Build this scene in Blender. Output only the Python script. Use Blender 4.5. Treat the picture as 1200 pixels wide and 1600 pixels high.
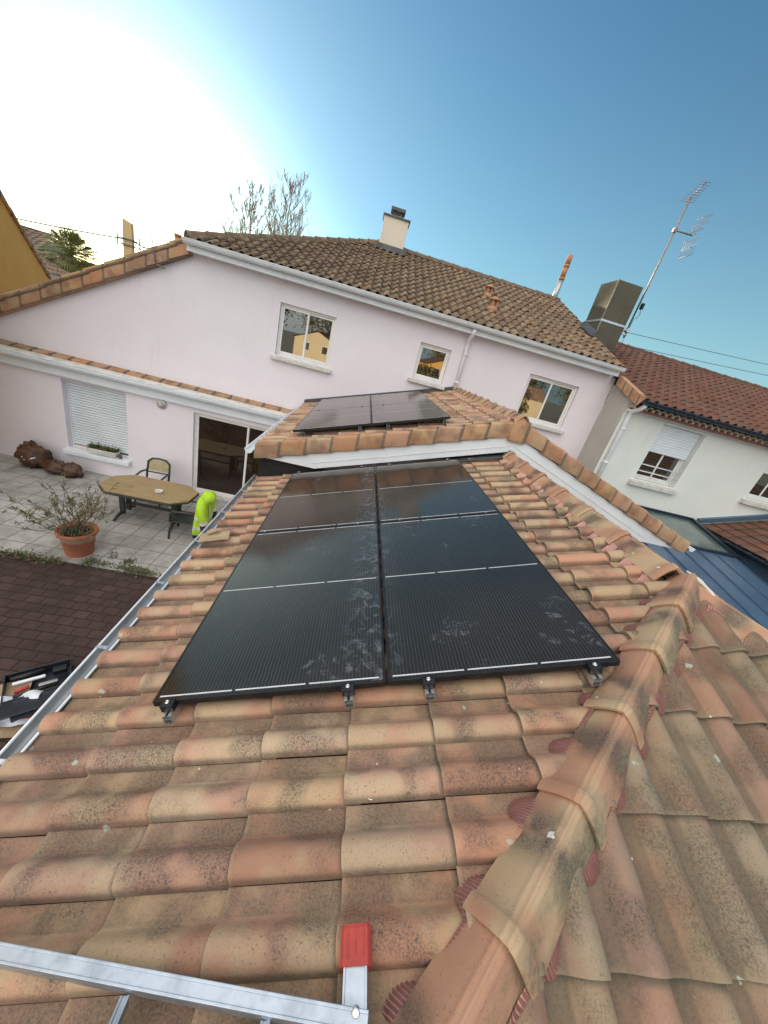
import bpy, bmesh, math, random
from mathutils import Vector, Matrix
S = bpy.context.scene
for o in list(bpy.data.objects): bpy.data.objects.remove(o)
COL = S.collection
R_ = math.radians
random.seed(7)

# ------------------------------------------------------------ camera, sky, sun, exposure
CAM = Vector((0.668, -1.2067, 1.7691))
RW = [[0.96909, -0.03924, 0.24357], [0.20537, -0.41877, -0.88457], [0.13671, 0.90725, -0.39776]]
cam = bpy.data.cameras.new("camera"); camo = bpy.data.objects.new("camera", cam); COL.objects.link(camo)
m = Matrix(((RW[0][0], -RW[1][0], -RW[2][0]), (RW[0][1], -RW[1][1], -RW[2][1]), (RW[0][2], -RW[1][2], -RW[2][2])))
camo.matrix_world = Matrix.Translation(CAM) @ m.to_4x4()
cam.sensor_fit = 'HORIZONTAL'; cam.sensor_width = 36.0; cam.lens = 36.0 * 549.6 / 1200.0
cam.clip_start = 0.02; cam.clip_end = 3000
S.camera = camo
SUN_EL, SUN_AZ = R_(10.0), R_(29.0)          # azimuth measured from +Y towards -X
SDIR = Vector((-math.sin(SUN_AZ) * math.cos(SUN_EL), math.cos(SUN_AZ) * math.cos(SUN_EL), math.sin(SUN_EL)))
w = bpy.data.worlds.new("World"); S.world = w; w.use_nodes = True
wt = w.node_tree; bg = wt.nodes["Background"]
sky = wt.nodes.new("ShaderNodeTexSky"); sky.sky_type = 'NISHITA'; sky.sun_disc = False
sky.sun_elevation = SUN_EL; sky.sun_rotation = -SUN_AZ
sky.altitude = 0; sky.air_density = 1.0; sky.dust_density = .9; sky.ozone_density = 6.0
# bright cloud added unseen behind the viewer to lift the shaded walls and tiles
wc = wt.nodes.new("ShaderNodeTexCoord"); dt = wt.nodes.new("ShaderNodeVectorMath"); dt.operation = 'DOT_PRODUCT'
wt.links.new(wc.outputs["Generated"], dt.inputs[0]); dt.inputs[1].default_value = Vector((-.38, -.50, .78)).normalized()
cn = wt.nodes.new("ShaderNodeTexNoise"); cn.inputs["Scale"].default_value = 2.6; cn.inputs["Detail"].default_value = 6; cn.inputs["Roughness"].default_value = .6
wt.links.new(wc.outputs["Generated"], cn.inputs["Vector"])
ad = wt.nodes.new("ShaderNodeMath"); ad.operation = 'MULTIPLY_ADD'; wt.links.new(cn.outputs["Fac"], ad.inputs[0]); ad.inputs[1].default_value = .5; wt.links.new(dt.outputs["Value"], ad.inputs[2])
mr = wt.nodes.new("ShaderNodeMapRange"); mr.interpolation_type = 'SMOOTHSTEP'; wt.links.new(ad.outputs[0], mr.inputs[0]); mr.inputs[1].default_value = .58; mr.inputs[2].default_value = 1.02
mxw = wt.nodes.new("ShaderNodeMix"); mxw.data_type = 'RGBA'; wt.links.new(mr.outputs[0], mxw.inputs["Factor"]); tn = wt.nodes.new("ShaderNodeMix"); tn.data_type = 'RGBA'; tn.blend_type = 'MULTIPLY'; tn.inputs["Factor"].default_value = 1.0
wt.links.new(sky.outputs[0], tn.inputs[6]); tn.inputs[7].default_value = (1.18, 1.26, .96, 1)
sx = wt.nodes.new("ShaderNodeSeparateXYZ"); wt.links.new(wc.outputs["Generated"], sx.inputs[0])      # pale ground haze low over the horizon
h1 = wt.nodes.new("ShaderNodeMath"); h1.operation = 'SUBTRACT'; h1.use_clamp = True; h1.inputs[0].default_value = 1.0; wt.links.new(sx.outputs[2], h1.inputs[1])
h2 = wt.nodes.new("ShaderNodeMath"); h2.operation = 'POWER'; wt.links.new(h1.outputs[0], h2.inputs[0]); h2.inputs[1].default_value = 3.2
h3 = wt.nodes.new("ShaderNodeMath"); h3.operation = 'MULTIPLY'; wt.links.new(h2.outputs[0], h3.inputs[0]); h3.inputs[1].default_value = .95
hz = wt.nodes.new("ShaderNodeMix"); hz.data_type = 'RGBA'; hz.blend_type = 'LIGHTEN'; wt.links.new(h3.outputs[0], hz.inputs["Factor"]); wt.links.new(tn.outputs[2], hz.inputs[6]); hz.inputs[7].default_value = (2.5, 4.1, 4.3, 1)
wt.links.new(hz.outputs[2], mxw.inputs[6])
FILL_CLOUD = 11.8; mxw.inputs[7].default_value = (FILL_CLOUD * 1.0, FILL_CLOUD * .965, FILL_CLOUD * .90, 1)
wt.links.new(mxw.outputs[2], bg.inputs[0]); bg.inputs[1].default_value = 0.06
sl = bpy.data.lights.new("sun", 'SUN'); sl.energy = 4.5; sl.angle = R_(0.5); sl.color = (1.0, 0.80, 0.56)
so = bpy.data.objects.new("sun", sl); COL.objects.link(so); so.location = SDIR * 60
so.rotation_euler = SDIR.to_track_quat('Z', 'Y').to_euler()
S.view_settings.view_transform = 'Standard'; S.view_settings.look = 'None'
S.view_settings.gamma = 1.0; S.view_settings.use_curve_mapping = False
S.view_settings.exposure = 1.6
S.cycles.max_bounces = 8; S.cycles.use_denoising = True

# ------------------------------------------------------------ helpers
WM = {}
def tag(o, label=None, cat=None, group=None, kind=None):
    if label: o['label'] = label
    if cat: o['category'] = cat
    if group: o['group'] = group
    if kind: o['kind'] = kind
    return o
def thing(name, loc, label, cat, group=None, rot=None):
    o = bpy.data.objects.new(name, None); COL.objects.link(o); o.empty_display_size = 0.2
    M_ = Matrix.Translation(Vector(loc))
    if rot is not None: M_ = M_ @ rot.to_4x4()
    o.matrix_world = M_; WM[o.name] = M_.copy()
    return tag(o, label, cat, group)
class MB:
    def __init__(s): s.v = []; s.f = []; s.mi = []; s.uv = []; s.rn = []; s.sm = []
    def face(s, idx, mi=0, uv=None, rn=0.0, sm=False):
        s.f.append(tuple(idx)); s.mi.append(mi); s.uv.append(uv or [(0, 0)] * len(idx)); s.rn.append(rn); s.sm.append(sm)
    def poly(s, pts, mi=0, uv=None, rn=0.0, sm=False):
        b = len(s.v); s.v += [Vector(p) for p in pts]; s.face(range(b, b + len(pts)), mi, uv, rn, sm)
    def hexa(s, p, mi=0, rn=0.0):                       # 8 corners: bottom ring 0-3, top ring 4-7
        b = len(s.v); s.v += [Vector(q) for q in p]
        for q in ((3, 2, 1, 0), (4, 5, 6, 7), (0, 1, 5, 4), (1, 2, 6, 5), (2, 3, 7, 6), (3, 0, 4, 7)):
            s.face([b + k for k in q], mi, [(0, 0), (1, 0), (1, 1), (0, 1)], rn)
    def box(s, lo, hi, mi=0, rn=0.0, M_=None):
        x0, y0, z0 = lo; x1, y1, z1 = hi
        p = [Vector(q) for q in ((x0, y0, z0), (x1, y0, z0), (x1, y1, z0), (x0, y1, z0), (x0, y0, z1), (x1, y0, z1), (x1, y1, z1), (x0, y1, z1))]
        if M_ is not None: p = [M_ @ q for q in p]
        s.hexa(p, mi, rn)
    def bar(s, A, B, wd, ht, up=(0, 0, 1), mi=0):       # rectangular bar between two points
        A = Vector(A); B = Vector(B); d = (B - A).normalized(); up = Vector(up)
        x = d.cross(up).normalized(); z = x.cross(d).normalized(); x *= wd / 2; z *= ht / 2
        s.hexa([A - x - z, A + x - z, B + x - z, B - x - z, A - x + z, A + x + z, B + x + z, B - x + z], mi)
    def tube(s, pts, r, n=8, mi=0, caps=True, sm=True):
        pts = [Vector(p) for p in pts]; rs = r if isinstance(r, (list, tuple)) else [r] * len(pts)
        base = len(s.v); ref = None
        for i, p in enumerate(pts):
            d = (pts[min(i + 1, len(pts) - 1)] - pts[max(i - 1, 0)]).normalized()
            if ref is None: ref = d.orthogonal().normalized()
            ref = (ref - d * ref.dot(d)).normalized(); y = d.cross(ref)
            for k in range(n):
                t = 2 * math.pi * k / n
                s.v.append(p + (ref * math.cos(t) + y * math.sin(t)) * rs[i])
        for i in range(len(pts) - 1):
            for k in range(n):
                k2 = (k + 1) % n
                s.face([base + i * n + k, base + i * n + k2, base + (i + 1) * n + k2, base + (i + 1) * n + k], mi, sm=sm)
        if caps and n > 2:
            s.face([base + k for k in range(n)][::-1], mi); s.face([base + (len(pts) - 1) * n + k for k in range(n)], mi)
    def lathe(s, prof, n=24, c=(0, 0, 0), mi=0, sx=1, sy=1, sm=True):
        c = Vector(c); base = len(s.v)
        for r, z in prof:
            for k in range(n):
                t = 2 * math.pi * k / n; s.v.append(c + Vector((r * sx * math.cos(t), r * sy * math.sin(t), z)))
        for i in range(len(prof) - 1):
            for k in range(n):
                k2 = (k + 1) % n
                s.face([base + i * n + k, base + i * n + k2, base + (i + 1) * n + k2, base + (i + 1) * n + k], mi, sm=sm)
        s.face([base + k for k in range(n)][::-1], mi); s.face([base + (len(prof) - 1) * n + k for k in range(n)], mi)
    def prism(s, poly, d, mi=0):                        # polygon (list of Vector) extruded by vector d
        poly = [Vector(p) for p in poly]; d = Vector(d); n = len(poly); b = len(s.v)
        s.v += poly + [p + d for p in poly]
        s.face(list(range(b, b + n))[::-1], mi); s.face(range(b + n, b + 2 * n), mi)
        for k in range(n):
            k2 = (k + 1) % n; s.face([b + k, b + k2, b + n + k2, b + n + k], mi)
    def grid(s, rows, mi=0, rn=0.0, uvs=None, sm=True, close=False):
        b = len(s.v); nr = len(rows); nc = len(rows[0])
        for r in rows: s.v += [Vector(p) for p in r]
        for i in range(nr - 1):
            for j in range(nc if close else nc - 1):
                j2 = (j + 1) % nc
                u = None
                if uvs: u = [uvs[i][j], uvs[i][j2], uvs[i + 1][j2], uvs[i + 1][j]]
                s.face([b + i * nc + j, b + i * nc + j2, b + (i + 1) * nc + j2, b + (i + 1) * nc + j], mi, u, rn, sm)
    def mesh(s, name, mats, inv=None):
        me = bpy.data.meshes.new(name)
        vs = [tuple(inv @ v) if inv is not None else tuple(v) for v in s.v]
        me.from_pydata(vs, [], s.f)
        for mt in (mats if isinstance(mats, (list, tuple)) else [mats]): me.materials.append(mt)
        me.polygons.foreach_set("material_index", s.mi); me.polygons.foreach_set("use_smooth", s.sm)
        ul = me.uv_layers.new(name="UVMap"); flat = []
        for u in s.uv:
            for a_ in u: flat += [a_[0], a_[1]]
        ul.data.foreach_set("uv", flat)
        at = me.attributes.new("rnd", 'FLOAT', 'FACE'); at.data.foreach_set("value", s.rn)
        me.update(); return me
    def build(s, name, mats, parent=None, local=False, clip=None, bevel=0):
        root = parent; 
        while root is not None and root.parent is not None: root = root.parent
        inv = None
        if root is not None and not local: inv = WM.get(root.name, Matrix()).inverted()
        me = s.mesh(name, mats, None if clip else inv)
        if clip:                                        # list of (point, normal): keep what lies behind each plane
            bm = bmesh.new(); bm.from_mesh(me)
            for P, N in clip:
                bmesh.ops.bisect_plane(bm, geom=bm.verts[:] + bm.edges[:] + bm.faces[:], plane_co=Vector(P), plane_no=Vector(N), clear_outer=True)
            if inv is not None: bm.transform(inv)
            bm.to_mesh(me); bm.free()
        o = bpy.data.objects.new(name, me); COL.objects.link(o)
        if parent is not None: o.parent = parent
        if bevel:
            b = o.modifiers.new("bevel", 'BEVEL'); b.width = bevel; b.segments = 2; b.limit_method = 'ANGLE'
        return o
def copy_tree(o, parent=None):
    c = o.copy(); COL.objects.link(c)
    if parent is not None: c.parent = parent
    for ch in list(o.children): copy_tree(ch, c)
    return c

# ------------------------------------------------------------ node materials
class NT:
    def __init__(s, name):
        s.m = bpy.data.materials.new(name); s.m.use_nodes = True; s.t = s.m.node_tree
        s.b = s.t.nodes["Principled BSDF"]; s.co = s.n("ShaderNodeTexCoord")
    def n(s, typ, **kw):
        nd = s.t.nodes.new(typ)
        for k, v in kw.items(): setattr(nd, k, v)
        return nd
    def set(s, sock, v):
        if isinstance(v, bpy.types.NodeSocket): s.t.links.new(v, sock)
        elif v is not None: sock.default_value = (tuple(v) + (1,) if isinstance(v, (tuple, list)) and len(v) == 3 and sock.type == 'RGBA' else v)
    def obj(s): return s.co.outputs["Object"]
    def uv(s): return s.co.outputs["UV"]
    def noise(s, scale, detail=4, rough=.6, vec=None, dist=0.0):
        nd = s.n("ShaderNodeTexNoise"); nd.inputs["Scale"].default_value = scale; nd.inputs["Detail"].default_value = detail
        nd.inputs["Roughness"].default_value = rough; nd.inputs["Distortion"].default_value = dist
        s.set(nd.inputs["Vector"], vec if vec is not None else s.obj()); return nd.outputs["Fac"]
    def math(s, op, a, b=None, c=None, clamp=False):
        nd = s.n("ShaderNodeMath", operation=op, use_clamp=clamp)
        s.set(nd.inputs[0], a); s.set(nd.inputs[1], b)
        if c is not None: s.set(nd.inputs[2], c)
        return nd.outputs[0]
    def step(s, x, a, b):                              # smooth 0..1 between a and b
        nd = s.n("ShaderNodeMapRange", interpolation_type='SMOOTHSTEP'); s.set(nd.inputs[0], x); s.set(nd.inputs[1], a); s.set(nd.inputs[2], b)
        return nd.outputs[0]
    def mix(s, f, a, b):
        nd = s.n("ShaderNodeMix", data_type='RGBA'); s.set(nd.inputs["Factor"], f); s.set(nd.inputs[6], a); s.set(nd.inputs[7], b); return nd.outputs[2]
    def attr(s, name): return s.n("ShaderNodeAttribute", attribute_name=name).outputs["Fac"]
    def vadd(s, a, b):
        nd = s.n("ShaderNodeVectorMath", operation='ADD'); s.set(nd.inputs[0], a); s.set(nd.inputs[1], b); return nd.outputs[0]
    def vmul(s, a, b):
        nd = s.n("ShaderNodeVectorMath", operation='MULTIPLY'); s.set(nd.inputs[0], a); nd.inputs[1].default_value = b; return nd.outputs[0]
    def sep(s, v):
        nd = s.n("ShaderNodeSeparateXYZ"); s.set(nd.inputs[0], v); return nd.outputs
    def comb(s, x, y, z):
        nd = s.n("ShaderNodeCombineXYZ"); s.set(nd.inputs[0], x); s.set(nd.inputs[1], y); s.set(nd.inputs[2], z); return nd.outputs[0]
    def bump(s, h, strength=.5, dist=.01):
        nd = s.n("ShaderNodeBump"); nd.inputs["Strength"].default_value = strength; nd.inputs["Distance"].default_value = dist
        s.set(nd.inputs["Height"], h); s.t.links.new(nd.outputs[0], s.b.inputs["Normal"])
    def out(s, col, rough=.7, metal=0.0, spec=.5):
        s.set(s.b.inputs["Base Color"], col); s.set(s.b.inputs["Roughness"], rough); s.set(s.b.inputs["Metallic"], metal)
        s.set(s.b.inputs["Specular IOR Level"], spec); return s.m

def plain(name, c1, c2=None, rough=.6, metal=0.0, scale=6, spec=.5, bump=0.0, bscale=40, lo=.35, hi=.7):
    t = NT(name); c2 = c2 or tuple(x * .75 for x in c1)
    col = t.mix(t.step(t.noise(scale), lo, hi), c1, c2)
    if bump: t.bump(t.noise(bscale, 3), .6, bump)
    r = t.math('ADD', rough - .06, t.math('MULTIPLY', t.noise(scale * 4), .12), clamp=True)
    return t.out(col, r, metal, spec)

def tile_mat(name, terra, cream, dark, soot=1.0, lichen=.10, channel=.62, bright=1.0, grey=.0):
    t = NT(name); rnd = t.attr("rnd"); uv = t.sep(t.uv()); u, v = uv[0], uv[1]
    off = t.vadd(t.obj(), t.comb(t.math('MULTIPLY', rnd, 37.0), t.math('MULTIPLY', rnd, 91.0), t.math('MULTIPLY', rnd, 53.0)))
    base = t.mix(t.step(t.math('ADD', t.math('MULTIPLY', rnd, .55), t.math('MULTIPLY', t.noise(5, 3, vec=off), .6)), .38, .85), terra, tuple(a_ * .8 for a_ in terra))
    rn2 = t.math('FRACT', t.math('MULTIPLY', rnd, 17.31))
    base = t.mix(t.math('MULTIPLY', t.step(t.math('ADD', t.noise(4.0, 2, .5, vec=off), t.math('MULTIPLY', rn2, .18)), .50, .70), .8), base, cream)
    base = t.mix(t.math('MULTIPLY', t.step(t.noise(150, 2, .6), .35, .75), .22), base, tuple(a_ * .55 for a_ in terra))
    vari = t.n("ShaderNodeHueSaturation"); t.set(vari.inputs["Value"], t.math('ADD', .90, t.math('MULTIPLY', t.math('FRACT', t.math('MULTIPLY', rnd, 71.3)), .22))); t.set(vari.inputs["Saturation"], t.math('ADD', .92, t.math('MULTIPLY', t.math('FRACT', t.math('MULTIPLY', rnd, 29.9)), .18))); t.set(vari.inputs["Color"], base); base = vari.outputs[0]
    # sprayed soot: a soft patch somewhere on each tile broken into speckles
    rn3 = t.math('FRACT', t.math('MULTIPLY', rnd, 41.7))
    patch = t.step(t.math('ADD', t.noise(5.0, 2, .45, vec=off), t.math('MULTIPLY', rn3, .16)), .53, .70)
    spk = t.math('ADD', t.math('MULTIPLY', t.step(t.noise(170, 3, .75), .46, .60), .7), t.math('MULTIPLY', t.step(t.noise(75, 3, .7), .50, .64), .45), clamp=True)
    sootm = t.math('MULTIPLY', patch, t.math('ADD', t.math('MULTIPLY', spk, .62), .24))
    base = t.mix(t.math('MULTIPLY', sootm, soot), base, dark)
    fine = t.math('MULTIPLY', t.step(t.noise(120, 4, .75), .57, .66), t.step(t.noise(6, 2), .36, .60))
    base = t.mix(t.math('MULTIPLY', fine, .7 * soot), base, dark)
    # dirt and moss that collect in the flat channel
    ch = t.math('MULTIPLY', t.step(v, channel, channel + .06), t.step(t.math('SUBTRACT', 1.06, v), 0.0, .06))
    grime = t.mix(t.step(t.noise(130, 3, .75), .36, .56), (dark[0] * 1.7, dark[1] * 1.7, dark[2] * 1.6), tuple((a_ + b_) * .25 for a_, b_ in zip(terra, cream)))
    base = t.mix(t.math('MULTIPLY', ch, t.math('ADD', .26 + grey, t.math('MULTIPLY', t.step(t.noise(7, 3), .35, .62), .52 - grey))), base, grime)
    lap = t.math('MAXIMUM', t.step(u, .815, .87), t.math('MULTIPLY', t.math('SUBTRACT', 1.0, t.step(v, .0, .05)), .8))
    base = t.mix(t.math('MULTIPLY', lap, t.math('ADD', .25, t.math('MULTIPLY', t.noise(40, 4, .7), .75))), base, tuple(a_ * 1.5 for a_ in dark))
    edge = t.math('SUBTRACT', 1.0, t.step(u, -.02, .05))
    base = t.mix(t.math('MULTIPLY', edge, .35), base, cream)
    if lichen:
        vo = t.n("ShaderNodeTexVoronoi"); vo.inputs["Scale"].default_value = 7.0; t.set(vo.inputs["Vector"], t.vadd(t.obj(), t.comb(t.math('MULTIPLY', t.noise(40), .05), 0.0, 0.0)))
        sp = t.math('MULTIPLY', t.math('LESS_THAN', vo.outputs["Distance"], t.math('MULTIPLY', t.noise(60, 3), .20)), t.math('LESS_THAN', t.sep(vo.outputs["Color"])[0], lichen))
        base = t.mix(t.math('MULTIPLY', sp, .75), base, (.36, .43, .37))
        vo2 = t.n("ShaderNodeTexVoronoi"); vo2.inputs["Scale"].default_value = 21.0; t.set(vo2.inputs["Vector"], t.obj())
        sp2 = t.math('MULTIPLY', t.math('LESS_THAN', vo2.outputs["Distance"], .11), t.math('LESS_THAN', t.sep(vo2.outputs["Color"])[1], .03))
        base = t.mix(t.math('MULTIPLY', sp2, .8), base, (.55, .57, .53))
    h = t.math('ADD', t.math('MULTIPLY', t.noise(30, 4, .6), 1.0), t.math('MULTIPLY', t.noise(220, 2), .35))
    t.bump(h, .5, .005)
    return t.out(base, .82, 0, .35)

TERRA, CREAM, SOOT = (.42, .238, .165), (.415, .32, .205), (.045, .042, .04)
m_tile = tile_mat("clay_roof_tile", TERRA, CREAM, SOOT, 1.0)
m_tileB = tile_mat("clay_roof_tile_shaded", (.29, .178, .128), (.275, .222, .148), (.042, .044, .034), .9, .26, .56, 1.0, .22)  # hip end: dirt and lichen, plus a base darkened for its shaded side
def ridge_mat(name):
    t = NT(name); rnd = t.attr("rnd"); uv = t.sep(t.uv()); u, v = uv[0], uv[1]
    off = t.vadd(t.obj(), t.comb(t.math('MULTIPLY', rnd, 37.0), t.math('MULTIPLY', rnd, 91.0), t.math('MULTIPLY', rnd, 53.0)))
    base = t.mix(t.step(t.noise(4, 3, vec=off), .35, .65), (.40, .222, .145), (.36, .195, .128))
    base = t.mix(t.math('MULTIPLY', t.step(t.math('ADD', t.noise(3.6, 2, .5, vec=t.vadd(off, (5.0, 2.0, 1.0))), t.math('MULTIPLY', rnd, .1)), .48, .66), .75), base, (.41, .325, .205))
    mid = t.math('SUBTRACT', 1.0, t.step(t.math('ABSOLUTE', t.math('SUBTRACT', u, t.math('ADD', .22, t.math('MULTIPLY', rnd, .5)))), .05, .30))
    soot = t.math('MULTIPLY', mid, t.step(t.noise(6, 3, .55, vec=off), .32, .56))
    spk = t.step(t.noise(150, 3, .75), .40, .62)
    base = t.mix(t.math('MULTIPLY', soot, t.math('ADD', .60, t.math('MULTIPLY', spk, .32))), base, (.05, .048, .047))
    damp_shade = t.math('MULTIPLY', t.step(v, .54, .80), t.step(t.noise(5, 4, .65), .36, .60))  # dirt and moss on the right flank, also painting in its shade
    base = t.mix(t.math('MULTIPLY', damp_shade, .85), base, t.mix(t.step(t.noise(60, 3, .7), .4, .6), (.11, .10, .065), (.20, .175, .11)))
    fine = t.math('MULTIPLY', t.step(t.noise(110, 4, .75), .58, .66), t.step(t.noise(7, 2), .38, .6))
    base = t.mix(t.math('MULTIPLY', fine, .6), base, (.06, .05, .045))
    crest = t.math('SUBTRACT', 1.0, t.step(t.math('ABSOLUTE', t.math('SUBTRACT', v, .5)), .03, .07))
    base = t.mix(t.math('MULTIPLY', crest, .30), base, (.47, .30, .19))
    vo = t.n("ShaderNodeTexVoronoi"); vo.inputs["Scale"].default_value = 9.0; t.set(vo.inputs["Vector"], t.vadd(t.obj(), t.comb(t.math('MULTIPLY', t.noise(30), .06), 0.0, 0.0)))
    sp = t.math('MULTIPLY', t.math('LESS_THAN', vo.outputs["Distance"], t.math('MULTIPLY', t.noise(50, 3), .20)), t.math('LESS_THAN', t.sep(vo.outputs["Color"])[0], .16))
    base = t.mix(t.math('MULTIPLY', sp, .9), base, (.60, .62, .60))
    t.bump(t.math('ADD', t.noise(25, 4, .6), t.math('MULTIPLY', t.noise(220, 2), .35)), .35, .004)
    return t.out(base, .8, 0, .35)
m_ridge = ridge_mat("clay_ridge_tile")
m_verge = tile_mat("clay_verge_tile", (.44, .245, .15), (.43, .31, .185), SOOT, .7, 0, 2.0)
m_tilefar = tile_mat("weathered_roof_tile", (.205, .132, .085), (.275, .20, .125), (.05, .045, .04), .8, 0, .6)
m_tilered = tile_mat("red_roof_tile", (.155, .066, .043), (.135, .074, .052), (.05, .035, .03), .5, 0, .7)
m_comb = plain("red_pleated_closure", (.50, .27, .235), (.40, .21, .18), .55, 0, 30)
m_combd = plain("red_closure_shaded", (.18, .075, .065), (.14, .06, .052), .7, 0, 30)  # darker twin for alternate pleat faces, painting in their shading
def stucco(name, c, c2, stain=(.4, .38, .36), samt=.25, bs=170):
    t = NT(name)
    col = t.mix(t.step(t.noise(.6, 5), .35, .7), c, c2)
    vec = t.vmul(t.obj(), (3.0, 3.0, .35))
    col = t.mix(t.math('MULTIPLY', t.step(t.noise(2.2, 4, .65, vec=vec), .58, .8), samt), col, stain)
    t.bump(t.noise(bs, 3, .7), .5, .004); return t.out(col, .9, 0, .2)
m_pink = stucco("pink_render", (.78, .735, .795), (.735, .69, .75), (.48, .44, .45), .32)
m_white = stucco("white_render", (.72, .74, .71), (.66, .69, .67), (.42, .42, .38), .3)
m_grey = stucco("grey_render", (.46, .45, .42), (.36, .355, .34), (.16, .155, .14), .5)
m_orange = stucco("orange_render", (.80, .48, .14), (.74, .43, .12))
m_cream = stucco("cream_render", (.70, .60, .40), (.64, .54, .36))
m_pvc = plain("white_pvc", (.74, .79, .84), (.67, .72, .77), .35, 0, 2)
m_pvcd = plain("weathered_white_pvc", (.70, .70, .68), (.52, .51, .48), .45, 0, 5)
m_alu = plain("window_frame_white", (.78, .78, .77), (.70, .70, .69), .3, 0, 4)
m_zinc = plain("zinc_gutter", (.42, .43, .43), (.30, .31, .31), .42, .75, 6)
m_lead = plain("lead_flashing", (.10, .11, .12), (.06, .06, .07), .5, .4, 5)
m_dark = plain("dark_void", (.018, .016, .015), (.012, .011, .01), .9)
m_blue = plain("blue_grey_metal", (.10, .165, .26), (.075, .125, .20), .30, .35, 1.2)
m_bluedk = plain("dark_blue_metal", (.04, .06, .085), (.028, .042, .06), .35, .5, 3)
m_stone = plain("sill_stone", (.62, .61, .58), (.48, .47, .44), .75, 0, 9, .4, .003, 80)
m_black = plain("black_anodised", (.016, .016, .018), (.026, .026, .028), .34, .4, 12)
m_galv = plain("bare_aluminium", (.66, .67, .69), (.50, .51, .53), .33, .85, 18)
m_steel = plain("bolt_steel", (.75, .75, .74), (.6, .6, .6), .25, 1.0, 20)
def glass_mat(name, base, ior=1.9, rough=.015, base2=None):
    t = NT(name); t.b.inputs["IOR"].default_value = ior
    col = t.mix(t.step(t.noise(1.7, 4), .35, .7), base, base2 or tuple(x * .5 for x in base))
    return t.out(col, rough, 0, .5)
m_glass = glass_mat("window_glass", (.018, .014, .010), 2.5)
m_glassd = glass_mat("patio_glass", (.03, .016, .010), 1.75, .02, (.012, .008, .006))
m_glasst = glass_mat("tinted_roof_glass", (.10, .14, .13), 1.6, .12, (.07, .10, .10))
# ------------------------------------------------------------ roof building blocks
AL = 0.3237; CA, SA, TA = math.cos(AL), math.sin(AL), math.tan(AL)
PIT, GAU = 0.2055, 0.388
PROF = [(0, .004), (.012, .024), (.05, .039), (.12, .048), (.21, .054), (.30, .055), (.39, .050), (.47, .039), (.54, .024), (.60, .010), (.66, .002), (.72, 0), (1.0, .001)]
PROF_LO = [(0, .0), (.03, .028), (.15, .050), (.30, .055), (.45, .042), (.58, .012), (.70, 0), (1.0, 0)]
PROF_RED = [(0, .0), (.05, .03), (.2, .045), (.35, .035), (.5, .008), (.62, 0), (1.0, 0)]
def hprof(prof, f):
    f = f % 1.0
    for (a, ha), (b, hb) in zip(prof, prof[1:]):
        if a <= f <= b: return ha + (hb - ha) * (f - a) / (b - a)
    return 0
def V3(*a): return Vector(a)
def tiles(mb, O, U, V, us, vs, prof, gauge=GAU, pitch=PIT, lift=.020, thick=.018, over=.06, jit=1.0, rows=(0, .5, 1), skip=None):
    U = U.normalized(); V = V.normalized(); N = U.cross(V).normalized()
    if N.z < 0: N = -N
    L = gauge + over; rg = random
    for iu, u0 in enumerate(us):
        for v0 in vs:
            if skip and skip(O + U * (u0 + gauge / 2) + V * (v0 + pitch / 2)): continue
            r = rg.random(); dz = rg.gauss(0, .0022) * jit; du = rg.gauss(0, .004) * jit; dv = rg.gauss(0, .0012) * jit; tw = rg.gauss(0, .005) * jit
            sc = 1.12 + rg.gauss(0, .03) * jit
            R = []; UVs = []
            for s in rows:
                lf = lift * (1 - s * L / gauge); row = []; q = []
                for f, h in prof:
                    vv = v0 + dv + f * pitch + tw * (s - .5) * .3
                    row.append(O + U * (u0 + du + s * L) + V * vv + N * (h * sc * (1.03 - .05 * s) + lf + dz)); q.append((s, f))
                R.append(row); UVs.append(q)
            mb.grid(R, 0, r, UVs)
            f0 = R[0]; lo = [p - N * thick + U * .002 for p in f0]
            mb.grid([lo, f0], 0, r, [[(0.0, f * .6) for f, h in prof], [(.02, f * .6) for f, h in prof]], sm=False)
            # the tile's exposed side edge beside the neighbour's channel
            e = [R[k][0] for k in range(len(rows))]
            mb.grid([e, [p - N * .012 + V * .004 for p in e]], 0, r, [[(s, .85) for s in rows]] * 2, sm=False)  # channel grime tone here draws the thin shadow line along the edge
TT = [-1, -.86, -.70, -.54, -.40, -.28, -.19, -.165, -.14, -.05, -.025, 0, .025, .05, .14, .165, .19, .28, .40, .54, .70, .86, 1]
RIB = [0, 0, 0, 0, 0, 0, 0, .0035, 0, -.0, .0030, .0035, .0030, 0, 0, .0035, 0, 0, 0, 0, 0, 0, 0]
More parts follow.
